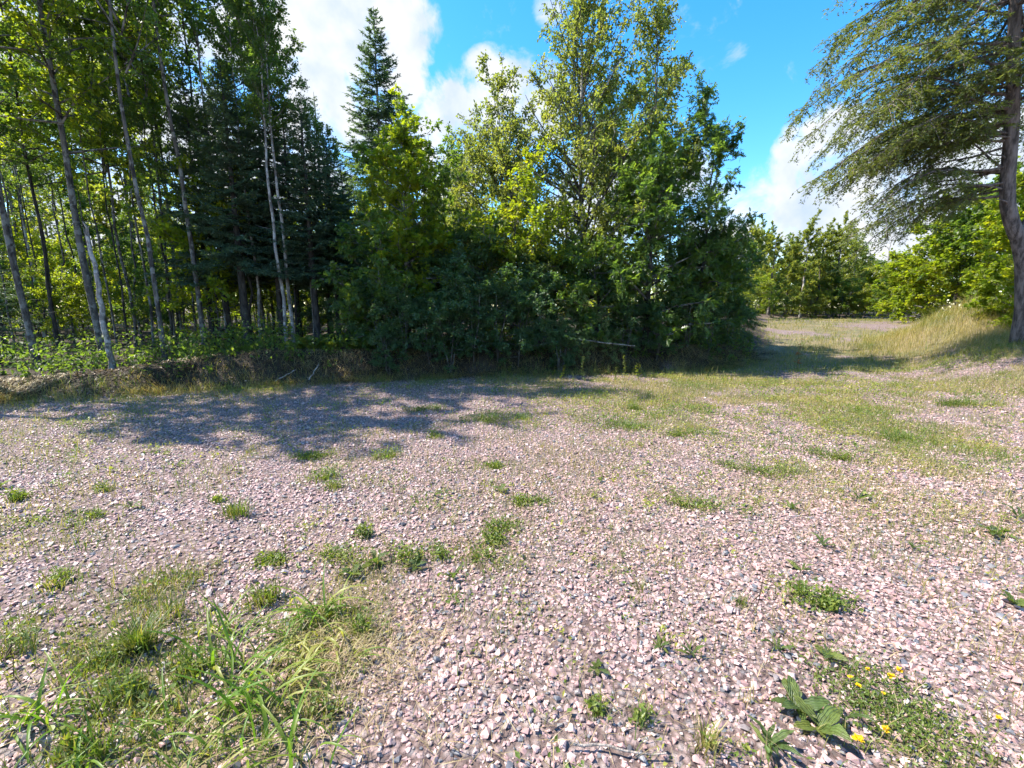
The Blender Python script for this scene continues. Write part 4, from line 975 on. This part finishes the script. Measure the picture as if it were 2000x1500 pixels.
def rosette(name, u, v, n, ln, meshes, label, tilt=(5, 40), seed=0, cat='plant', group=None, z0=.012):
    g = rs(int(u * 13 + v * 7 + seed)); p = ground_at(u, v); root = thing(name, (p[0], p[1], p[2] + z0), label, cat, group)
    for k in range(n):
        o = link('leaf', meshes[int(g.integers(len(meshes)))], root, (g.normal(0, .006), g.normal(0, .006), 0))
        s_ = ln * g.uniform(.42, .85); o.scale = (s_, s_ * g.uniform(.8, 1.15), s_)
        o.rotation_euler = (g.normal(0, .18), -R(g.uniform(*tilt)), k * 6.283 / n + g.normal(0, .3))
    return root
RG = 'broad-leaved rosettes growing in the gravel'
ROS = [(855, 970, 6, .13, 1, 'yellow-green rosette alone on bare gravel in the middle'), (978, 962, 6, .11, 0, 'small pale rosette right of the yellow-green one in mid gravel'), (258, 997, 7, .14, 1, 'flat green rosette on pale gravel at the left'),
       (1172, 940, 5, .10, 0, 'little rosette right of centre near the mid gravel weeds'), (1288, 1277, 8, .10, 1, 'grey-green rosette, left one of a pair in the near gravel'), (1348, 1288, 8, .10, 1, 'grey-green rosette, right one of a pair in the near gravel'),
       (1167, 1318, 7, .08, 0, 'small dark rosette left below the grey-green pair'), (1515, 1280, 6, .10, 1, 'dark narrow-leaved rosette above the big plantain'), (1612, 1290, 5, .13, 0, 'bright lime plantain with three upright leaves'),
       (1555, 1395, 7, .15, 0, 'big plantain with broad ribbed leaves beside the yellow flowers'), (1597, 1440, 6, .15, 0, 'large plantain in front of the one by the yellow flowers'), (1645, 1418, 6, .14, 1, 'upright pale narrow-leaved plant beside the big plantains'),
       (1503, 1472, 11, .13, 1, 'dark tangled rosette at the lower edge left of the plantains'), (1678, 980, 7, .17, 1, 'dark green rosette with a bent dry stalk on the right'), (1545, 998, 6, .15, 1, 'spreading dark rosette left of the one with a dry stalk'),
       (1607, 1070, 6, .14, 1, 'two-toned rosette in the right gravel below the dry stalk'), (1942, 1047, 7, .16, 0, 'bright rosette close to the right margin'), (1988, 1015, 6, .16, 1, 'bluish rosette cut by the right margin'),
       (885, 1140, 7, .13, 1, 'upright green rosette right of the leafy weed bed'), (735, 1108, 8, .15, 0, 'broad pale-leaved plant in the leafy weed bed'), (812, 1112, 8, .15, 0, 'silvery broad-leaved plant at the right of the weed bed'),
       (690, 1130, 7, .13, 0, 'low broad-leaved plant at the left of the weed bed'), (1563, 1118, 7, .12, 1, 'dark leafy weed in the gravel right of centre'), (1785, 1075, 6, .10, 1, 'yellowish star-shaped rosette in the right gravel'),
       (870, 965, 4, .10, 1, 'tiny leaf pair beside the yellow-green rosette'), (2, 955, 6, .14, 0, 'leafy weed cut by the left margin'), (1975, 1190, 7, .13, 0, 'green rosette at the right margin of the near gravel'), (1070, 940, 5, .09, 1, 'small yellow weed in mid gravel above the dark tuft')]
for (u, v, n, ln, kd, lab) in ROS: rosette('weed_rosette', u, v, n, ln, (BROAD, LONG)[kd], lab, (2, 30) if kd else (0, 24), group=RG)

def tuft(name, u, v, n, h, spread, green, wid, label, group, lean=.8, broad=0, seed=0):
    g = rs(int(u * 5 + v * 11 + seed)); p = ground_at(u, v); root = thing(name, p, label, 'grass' if not broad else 'weed', group)
    mb = MB(); nc = max(1, int(spread / .035)); cx, cy_ = g.normal(0, spread * .62, nc), g.normal(0, spread * .42, nc); cs = g.uniform(.12, .42, nc) * spread + .012
    if nc < 3: cx, cy_, cs = cx * .3, cy_ * .3, np.full(nc, spread * .5)
    wt = g.uniform(.2, 1, nc); wt /= wt.sum()
    def spots(m_):
        q = g.choice(nc, m_, p=wt); return cx[q] + g.normal(0, 1, m_) * cs[q], cy_[q] + g.normal(0, .8, m_) * cs[q], g.uniform(.45, 1, nc)[q]
    x, y, hv = spots(n); a = np.arctan2(y, x)
    z = height(x + p[0], y + p[1]) - p[2]; b = a + g.normal(0, .9, n)
    H = h * g.uniform(.35, 1.15, n) * hv
    blades(mb, np.column_stack([x, y, z]), H, np.stack([np.cos(b), np.sin(b)], 1) * (H * g.uniform(.15, lean, n))[:, None], wid * g.uniform(.7, 1.3, n), np.clip(g.normal(green, .18, n), 0, 1))
    mb.build('blades', M['grass'], root)['kind'] = 'stuff'
    if broad:
        mb = MB(); m_ = int(broad * .8); x, y, hv = spots(m_)
        z = height(x + p[0], y + p[1]) - p[2] + h * hv * g.uniform(.05, .95, m_); L = g.uniform(.010, .030, m_)
        leaf_cloud(mb, np.column_stack([x, y, z]), g.normal(size=(m_, 3)), unit(UP * 1.3 + g.normal(0, .5, (m_, 3))), L, L * .65, 'ovate', np.clip(g.normal(.55, .3, m_), 0, 1))
        mb.build('leaves', M['weed'], root)['kind'] = 'stuff'
    return root
TG = 'grass and weed tufts in the gravel'
TUFTS = [(460, 1010, 170, .20, .10, .35, .005, 0, 'spiky green grass tuft alone on the pale left gravel'), (425, 985, 60, .10, .06, .3, .004, 120, 'small leafy weed touching the spiky tuft on the left'),
         (968, 908, 300, .06, .12, .12, .003, 500, 'flat bright green cushion in the middle of the gravel'), (1042, 988, 260, .06, .12, .1, .004, 600, 'dark green low weed cushion right of mid gravel rosettes'),
         (975, 1040, 160, .10, .16, .25, .003, 500, 'light green leafy weed above the centre'), (960, 1063, 110, .08, .09, .15, .003, 420, 'deep green weed below the light leafy one'), (990, 1100, 160, .08, .14, .4, .003, 250, 'thin yellowish weed patch right of the leafy weed bed'),
         (822, 800, 400, .10, .22, .15, .005, 300, 'dark grass patch in the shade below the bank'), (960, 822, 900, .13, .42, .25, .005, 700, 'large grass patch at the end of the tree shade'), (1215, 838, 600, .10, .32, .2, .005, 500, 'green grass patch right of the tree shade'),
         (612, 893, 450, .09, .20, .12, .004, 600, 'shaded green cushion in the left middle'), (625, 935, 300, .12, .16, .2, .004, 300, 'dark weed tuft at the tip of the tree shade'), (760, 897, 200, .14, .12, .3, .004, 250, 'bushy weed with yellow tips right of the shaded cushion'),
         (1600, 1180, 200, .10, .14, .12, .003, 900, 'dark clover cushion in the near right gravel'), (1370, 992, 350, .07, .18, .35, .004, 500, 'olive weed patch right of centre'), (1500, 925, 450, .12, .24, .4, .004, 250, 'pale grassy patch in the right middle'),
         (1620, 893, 450, .13, .22, .3, .004, 450, 'bushy green weed patch at the right middle'), (1345, 850, 500, .10, .30, .25, .005, 450, 'low weed patch left of the pale grassy patch'), (35, 978, 120, .12, .08, .25, .005, 250, 'leafy weed by the left margin on pale gravel'),
         (120, 1020, 200, .08, .16, .3, .004, 250, 'grassy weed patch on the left gravel'), (525, 1100, 160, .07, .10, .2, .003, 500, 'bright clover-like cushion left of the leafy weed bed'), (680, 1085, 220, .10, .16, .2, .003, 700, 'leafy weed bed at the left centre'), (830, 1085, 160, .12, .12, .2, .003, 500, 'upright leafy weeds at the right of the bed'),
         (850, 855, 160, .08, .12, .3, .004, 250, 'small sunlit weed just below the tree shade'), (330, 1150, 400, .12, .20, .6, .003, 150, 'brownish grass patch above the lower left tufts'), (60, 1230, 500, .10, .22, .55, .003, 300, 'dark brown-green tangle at the left margin'),
         (200, 960, 110, .10, .08, .3, .004, 120, 'small weed between the left margin weeds and the spiky tuft'), (1240, 800, 200, .12, .12, .25, .004, 200, 'dark weed at the end of the thin shadow'), (1430, 915, 160, .1, .14, .3, .004, 160, 'weed left of the pale grassy patch'),
         (1880, 790, 500, .14, .3, .25, .006, 300, 'green weed patch in the grassy right'), (1760, 860, 500, .12, .3, .35, .005, 300, 'grassy patch in front of the grassy right side'), (650, 955, 150, .13, .09, .4, .004, 60, 'pale grass tuft right of the shade tip'), (1375, 1465, 60, .16, .05, .7, .004, 20, 'reddish dry weed at the lower edge'),
         (1250, 1160, 60, .09, .04, .4, .003, 0, 'wispy grass sprig in the near middle gravel'), (1440, 1190, 70, .09, .05, .35, .003, 0, 'wispy grass sprig left of the clover cushion'), (1250, 1420, 60, .10, .05, .3, .003, 60, 'upright weed sprig at the lower middle'), (1170, 1390, 60, .08, .05, .25, .003, 90, 'small green weed below the dark rosette')]
for (u, v, n, h, sp, gr_, wd, br_, lab) in TUFTS: tuft('weed_tuft' if br_ else 'grass_tuft', u, v, n, h, sp, gr_, wd, lab, TG, broad=br_)

# wide-bladed sedge clumps in the lower left
def blade_mesh(curve, wd, rnd, nseg=7):
    mb = MB(); t = np.linspace(0, 1, nseg + 1); ang = R(82) - curve * t
    x = np.concatenate([[0], np.cumsum(np.cos((ang[1:] + ang[:-1]) / 2))]) / nseg; z = np.concatenate([[0], np.cumsum(np.sin((ang[1:] + ang[:-1]) / 2))]) / nseg
    w = wd * np.clip(1.15 - t, .03, 1) ** .6 * (.6 + .4 * np.minimum(1, t * 5))
    V = np.stack([np.column_stack([x, -w / 2, z + w * .2]), np.column_stack([x, 0 * w, z]), np.column_stack([x, w / 2, z + w * .2])], 1).reshape(-1, 3)
    F = [[k * 3 + j, k * 3 + j + 3, k * 3 + j + 4, k * 3 + j + 1] for k in range(nseg) for j in range(2)]
    mb.add(V, F, rnd); return mb.mesh('blade', M['blade'], True)
BL = [blade_mesh(c, w, r_) for c, w, r_ in ((.9, .048, .4), (1.5, .042, .7), (2.3, .046, .6), (.4, .050, .45), (1.9, .05, .35))]
BD = [blade_mesh(c, w, 1.0) for c, w in ((2.4, .045), (1.8, .04), (2.9, .05))]
def sedge(u, v, n, ln, label, dry=.2, bias=None, spread=.05, up=0):
    g = rs(int(u * 3 + v)); p = ground_at(u, v); root = thing('sedge_clump', p, label, 'grass', 'wide-bladed grass clumps')
    for k in range(n):
        o = link('blade', (BD if g.uniform() < dry else BL)[int(g.integers(3 if dry > 1 else len(BD)))] if g.uniform() < .6 else BL[int(g.integers(5))], root, (g.normal(0, spread), g.normal(0, spread * .7), .005))
        if dry > .9: o.data = BD[k % 3]
        s_ = ln * g.uniform(.5, 1.1); o.scale = (s_, s_ * g.uniform(.7, 1.2), s_)
        a = g.uniform(0, 6.283) if bias is None else bias + g.normal(0, .55)
        o.rotation_euler = (g.normal(0, .15), g.uniform(-.1, .45 - up), a)
sedge(622, 1215, 26, .34, 'tall bright sedge clump with a leaning pointed blade', .12)
sedge(610, 1262, 30, .26, 'bundle of bent straw-coloured blades under the tall sedge clump', 1.2, bias=-1.2, spread=.06)
sedge(455, 1315, 24, .30, 'broad-bladed clump left of the straw bundle', .15)
sedge(430, 1245, 22, .26, 'thin upright clump above the broad-bladed one', .2, up=.3)
sedge(480, 1405, 30, .34, 'big sprawling clump over dark soil at the lower left', .25, spread=.08)
sedge(560, 1470, 24, .30, 'clump at the lower edge with tall single blades', .2, spread=.07)
sedge(75, 1420, 26, .28, 'bright clump near the lower left corner', .15)
sedge(205, 1490, 18, .24, 'clump cut by the lower edge at the left', .15)
sedge(560, 1330, 22, .26, 'flattened straw blades right of the broad-bladed clump', 1.2, bias=.1, spread=.08)
sedge(690, 1300, 9, .22, 'few long blades lying out over the gravel', .3, bias=.1, spread=.03)
sedge(395, 1490, 18, .26, 'clump at the lower edge left of the tall single blades', .3, spread=.07)
tuft('grass_tuft', 275, 1275, 260, .19, .05, .32, .0045, 'dense fountain-shaped fine grass tuft at the lower left', TG, lean=1.1)
tuft('grass_tuft', 330, 1215, 160, .16, .10, .5, .0035, 'fine brownish tuft behind the fountain-shaped one', TG)
tuft('grass_tuft', 160, 1330, 220, .12, .16, .45, .004, 'low tangled tuft left of the fountain-shaped one', TG, broad=250)
tuft('grass_tuft', 330, 1400, 260, .14, .18, .5, .004, 'tangled tuft between the sprawling clump and the corner', TG, broad=200)
tuft('grass_tuft', 660, 1210, 140, .12, .10, .4, .0035, 'short dark tuft right of the tall sedge clump', TG, broad=160)

for (u, v, n, h, sp, gr_, lab) in ((520, 1180, 130, .15, .09, .4, 'thin green tuft left of the tall sedge clump'), (380, 1320, 130, .13, .10, .3, 'dark tuft left of the broad-bladed clump'), (250, 1370, 160, .14, .12, .35, 'ragged green tuft below the fountain-shaped one'),
                                 (120, 1480, 160, .14, .12, .4, 'tuft at the very lower left corner'), (640, 1390, 110, .11, .10, .55, 'straw and green tuft beside the sprawling clump'), (20, 1300, 160, .13, .14, .45, 'tuft cut by the left margin in the lower left'),
                                 (90, 1150, 140, .10, .14, .5, 'thin tuft on the gravel above the lower left tufts'), (700, 1240, 90, .12, .07, .3, 'sprig at the right side of the straw bundle')):
    tuft('weed_tuft', u, v, n, h, sp, gr_, .005, lab, TG, broad=140)
sedge(540, 1255, 20, .24, 'dark green clump left of the straw bundle', .15)
sedge(330, 1455, 18, .24, 'sprawling clump right of the lower left corner clump', .25, spread=.07)
# yellow trefoil on the right
def trefoil():
    g = rs(505); p = ground_at(1735, 1400); root = thing('trefoil_patch', p, 'low creeping patch with small yellow flowers at the lower right', 'flower')
    mb = MB(); n = 2600; x = g.normal(0, .13, n); y = g.normal(0, .16, n) ; x = x + y * -.15; z = height(x + p[0], y + p[1]) - p[2] + g.uniform(.005, .05, n); L = g.uniform(.009, .02, n)
    leaf_cloud(mb, np.column_stack([x, y, z]), g.normal(size=(n, 3)), unit(UP * 1.2 + g.normal(0, .5, (n, 3))), L, L * .55, 'ovate', g.uniform(0, .7, n)); mb.build('leaves', M['weed'], root)['kind'] = 'stuff'
    fm = MB(); k = 16; d = rnd_unit(g, k) * [1, 1, .4] + UP * .35; leaf_cloud(fm, np.zeros((k, 3)), d, rnd_unit(g, k) + UP, np.full(k, 1.), np.full(k, .8), 'ovate', g.uniform(0, 1, k)); flower = fm.mesh('flower', M['petal'])
    for (u, v, s_) in ((1738, 1328, .017), (1752, 1326, .016), (1657, 1336, .013), (1672, 1356, .012), (1692, 1317, .012), (1726, 1446, .017), (1670, 1457, .019), (1678, 1462, .015), (1720, 1372, .01), (1945, 1410, .012)):
        q = ground_at(u, v + 12) - p; o = link('flower', flower, root, (q[0], q[1], q[2] + .045), g.uniform(0, 6), s_)
        sm = MB(); tube(sm, [[0, 0, 0], [.003, .002, .03], [0, 0, .045]], .0012, 4); link('flower_stalk', sm.mesh('flower_stalk', M['weed']), root, q)
trefoil()

# leafy weeds along the foot of the bank, ferns, log, sticks
def stalk_mesh(seed, H, n, leafm, ln=.06):
    g = rs(seed); mb = MB(); P = trunk_line(g, H, g.normal(0, .05, 2), .02, 6); tube(mb, P, np.linspace(.004, .0015, 6), 4, 1)
    t = g.uniform(.12, 1, n); A = along(P, t); a = np.arange(n) * 2.4; L = ln * (1.15 - .6 * t)
    leaf_cloud(mb, A, np.stack([np.cos(a), np.sin(a), np.full(n, .35)], 1), np.tile(UP, (n, 1)) + g.normal(0, .3, (n, 3)), L, L * .34, 'ovate', g.uniform(.2, 1, n)); return mb.mesh('stalk', [M[leafm], M['root']])
ST = [stalk_mesh(600 + k, h, n, m_) for k, (h, n, m_) in enumerate(((.42, 40, 'leaf_pale'), (.3, 30, 'weed'), (.5, 44, 'weed'), (.36, 30, 'leaf_maple')))]
g = rs(610); WG = 'leafy weed stalks at the foot of the bank'
for q in range(46):
    u = 985 + q * 8.2 + g.uniform(-6, 6) if q < 34 else g.uniform(1400, 1950); v = 738 - (u - 985) * .018 + g.uniform(-10, 14) if q < 34 else g.uniform(705, 735)
    p = ground_at(u, v); tag(link('weed_stalk', ST[int(g.integers(4))], None, p, g.uniform(0, 6), g.uniform(.55, 1.15)), 'slender leafy weed stalk at the sunny foot of the bank' if q < 34 else 'slender leafy weed stalk in the grass by the track', 'weed', WG if q < 34 else 'leafy weed stalks by the track')
p = ground_at(1556, 718); rl = stalk_mesh(640, .75, 26, 'red_leaf', .11); tag(link('red_sapling', rl, None, p, 0, 1), 'thin reddish-leaved sapling before the shaded track', 'sapling')

def fern():
    g = rs(650); mb = MB(); n = 26; t = np.linspace(.08, 1, n); x = t; z = .55 * np.sin(t * 2.0) * .6
    for sgn in (-1, 1):
        A = np.column_stack([x, 0 * x, z]); L = .24 * np.sin(np.pi * np.clip(t * .85 + .12, 0, 1)) + .02
        leaf_cloud(mb, A, np.tile([.35, sgn, -.12], (n, 1)), np.tile(UP, (n, 1)) + g.normal(0, .12, (n, 3)), L, L * .3, 'ovate', g.uniform(.3, .9, n))
    tube(mb, np.column_stack([np.linspace(0, 1, 8), np.zeros(8), .33 * np.sin(np.linspace(0, 1, 8) * 2)]), np.linspace(.008, .002, 8), 4)
    fm = mb.mesh('frond', M['weed'])
    for (u, Yd, s_, lab) in ((612, 10.2, .55, 'large fern on the lip of the bank by the birch pair'), (650, 10.35, .5, 'second fern right of the large one on the bank'), (590, 10.4, .42, 'small fern left of the large one on the bank'), (700, 10.5, .42, 'fern under the small shaded maple')):
        p = at(u, 690, Yd); root = thing('fern', (p[0], p[1], hz(p[0], p[1])), lab, 'fern', 'ferns on the bank')
        for k in range(9):
            o = link('frond', fm, root, (0, 0, 0)); q = s_ * g.uniform(.7, 1.1); o.scale = (q, q, q * 1.2); o.rotation_euler = (0, -g.uniform(.0, .5), k * .7 + g.normal(0, .2))
fern()

def rod(name, p0, p1, r, mat, label, cat, sag=.02, seed=0, group=None, sides=8):
    g = rs(seed); t = np.linspace(0, 1, 8); P = np.outer(1 - t, p0) + np.outer(t, p1) + g.normal(0, sag, (8, 3)) * np.sin(np.pi * t)[:, None]
    c = P.mean(0); mb = MB(); tube(mb, P - c, r * np.linspace(1, .6, 8), sides, cap=True)
    o = mb.build(name, M[mat], None, True); o.location = c; tag(o, label, cat, group)
rod('fallen_log', at(1098, 660, 10.7), at(1240, 676, 10.55), .022, 'bark', 'thin grey fallen log slanting down in front of the clump', 'log', .015, 1)
def stick(u0, v0, Y0, u1, v1, Y1, r, label, s): rod('dead_stick', at(u0, v0, Y0), at(u1, v1, Y1), r, 'dead_wood', label, 'stick', .02, s, 'dead sticks on the bank', 6)
stick(538, 745, 8.9, 578, 722, 9.3, .016, 'pale stick leaning against the bank below the ferns', 2)
stick(500, 692, 10.0, 566, 715, 9.6, .018, 'stick sloping down the lip of the bank', 3)
stick(312, 728, 8.5, 352, 718, 8.9, .016, 'stick lying on the bank under the slim grey bank trunk', 4)
stick(60, 750, 8.0, 100, 700, 8.6, .014, 'thin branch propped against the thick grey tree', 5)
stick(603, 742, 9.0, 622, 712, 9.4, .018, 'pale root hanging down the bank beside the ferns', 6)
a, b = ground_at(1112, 1482), ground_at(1300, 1492)
rod('dry_twig', a + UP * .03, b + UP * .03, .0055, 'dead_wood', 'pale dry twig lying on the gravel at the lower edge', 'twig', .008, 7, None, 6)
a, b = ground_at(480, 902), ground_at(515, 900)
rod('dry_twig', a + UP * .03, b + UP * .03, .006, 'dead_wood', 'short dry twig on the shaded left gravel', 'twig', .008, 8, None, 6)
DS = 'thin dead weed stalks standing in the gravel'
for q, (u, v, h) in enumerate([(1475, 1200, .30), (1660, 970, .26), (130, 1050, .16), (1690, 915, .2), (300, 985, .18), (560, 1120, .2), (835, 1150, .22), (760, 1120, .2), (40, 1340, .2), (255, 1180, .2), (1850, 1050, .18)]):
    p = ground_at(u, v); gg = rs(660 + q); mb = MB(); P = trunk_line(gg, h, gg.normal(0, .04, 2), .012, 6); tube(mb, P, np.linspace(.0028, .0012, 6), 4); dead_twigs(mb, gg, P, .4, 1, 6, .05)
    o = mb.build('dead_stalk', M['root']); o.location = p; tag(o, 'thin dead brown weed stalk standing upright in the gravel', 'weed', DS)

# ------------------------------------------------------------------ ragged small weeds and litter no one could count
def small_weeds():
    g = rs(470); mb = MB()
    x, y, s_ = bands(g, [(.7, 3, 95, 1, 1.3), (3, 6, 105, 1.15, 1.3), (6, 11, 75, 1.5, 1.3)])
    n1 = vnoise(x * .8, y * .8, 61) * .6 + vnoise(x * 2.6, y * 2.6, 62) * .4
    k = (g.uniform(size=len(x)) < sstep(.32, .72, n1) * (.28 + .72 * sstep(-1.5, 2.5, x))) & (forest_depth(x, y) < -.1); x, y, s_ = x[k], y[k], s_[k]; n = len(x)
    per = g.integers(4, 22, n); i = np.repeat(np.arange(n), per); m = len(i); r = (.012 + .004 * per) * s_ * g.uniform(.4, 1.5, n); h = g.uniform(.008, .07, n) * s_
    px = x[i] + g.normal(0, 1, m) * r[i]; py = y[i] + g.normal(0, 1, m) * r[i]; pz = height(px, py) + .012 + h[i] * g.uniform(0, 1, m)
    L = g.uniform(.008, .026, m) * s_[i] * g.uniform(.6, 1.5, n)[i]
    leaf_cloud(mb, np.column_stack([px, py, pz]), g.normal(size=(m, 3)) * [1, 1, .5] + UP * .15, unit(UP * 1.1 + g.normal(0, .5, (m, 3))), L, L * g.uniform(.3, .8, n)[i], 'diamond', np.clip(g.uniform(0, 1, n)[i] * .8 + g.uniform(0, .2, m), 0, 1), 0)
    q = g.uniform(size=n) < .6; m = int(q.sum()) * 5; j = np.repeat(np.where(q)[0], 5); a = g.uniform(0, 6.28, m); H = g.uniform(.03, .11, m) * np.sqrt(s_[j])
    blades(mb, np.column_stack([x[j] + g.normal(0, .02, m), y[j] + g.normal(0, .02, m), height(x[j], y[j])]), H, np.stack([np.cos(a), np.sin(a)], 1) * (H * g.uniform(.1, .8, m))[:, None], .0028 * s_[j], g.uniform(.1, 1, m), 1)
    o = mb.build('small_weeds', [M['sprig'], M['grass']]); o['kind'] = 'stuff'; o['label'] = 'scattered small yellow-green weeds sprouting through the gravel'
small_weeds()

def litter():
    g = rs(480); mb = MB(); P, out, off = edge_points(g, 16000, s0=-1.2, s1=2.5); k = g.uniform(size=len(P)) < np.exp(-(off - .3) ** 2 / .8); P = P[k]; n = len(P)
    leaf_cloud(mb, np.column_stack([P, height(P[:, 0], P[:, 1]) + g.uniform(.005, .03, n)]), g.normal(size=(n, 3)) * [1, 1, .25], unit(UP + g.normal(0, .35, (n, 3))), g.uniform(.03, .075, n), g.uniform(.02, .05, n), 'diamond', g.uniform(0, 1, n))
    o = mb.build('fallen_leaves', M['litter']); o['kind'] = 'stuff'; o['label'] = 'brown fallen leaves along the foot of the bank'
litter()
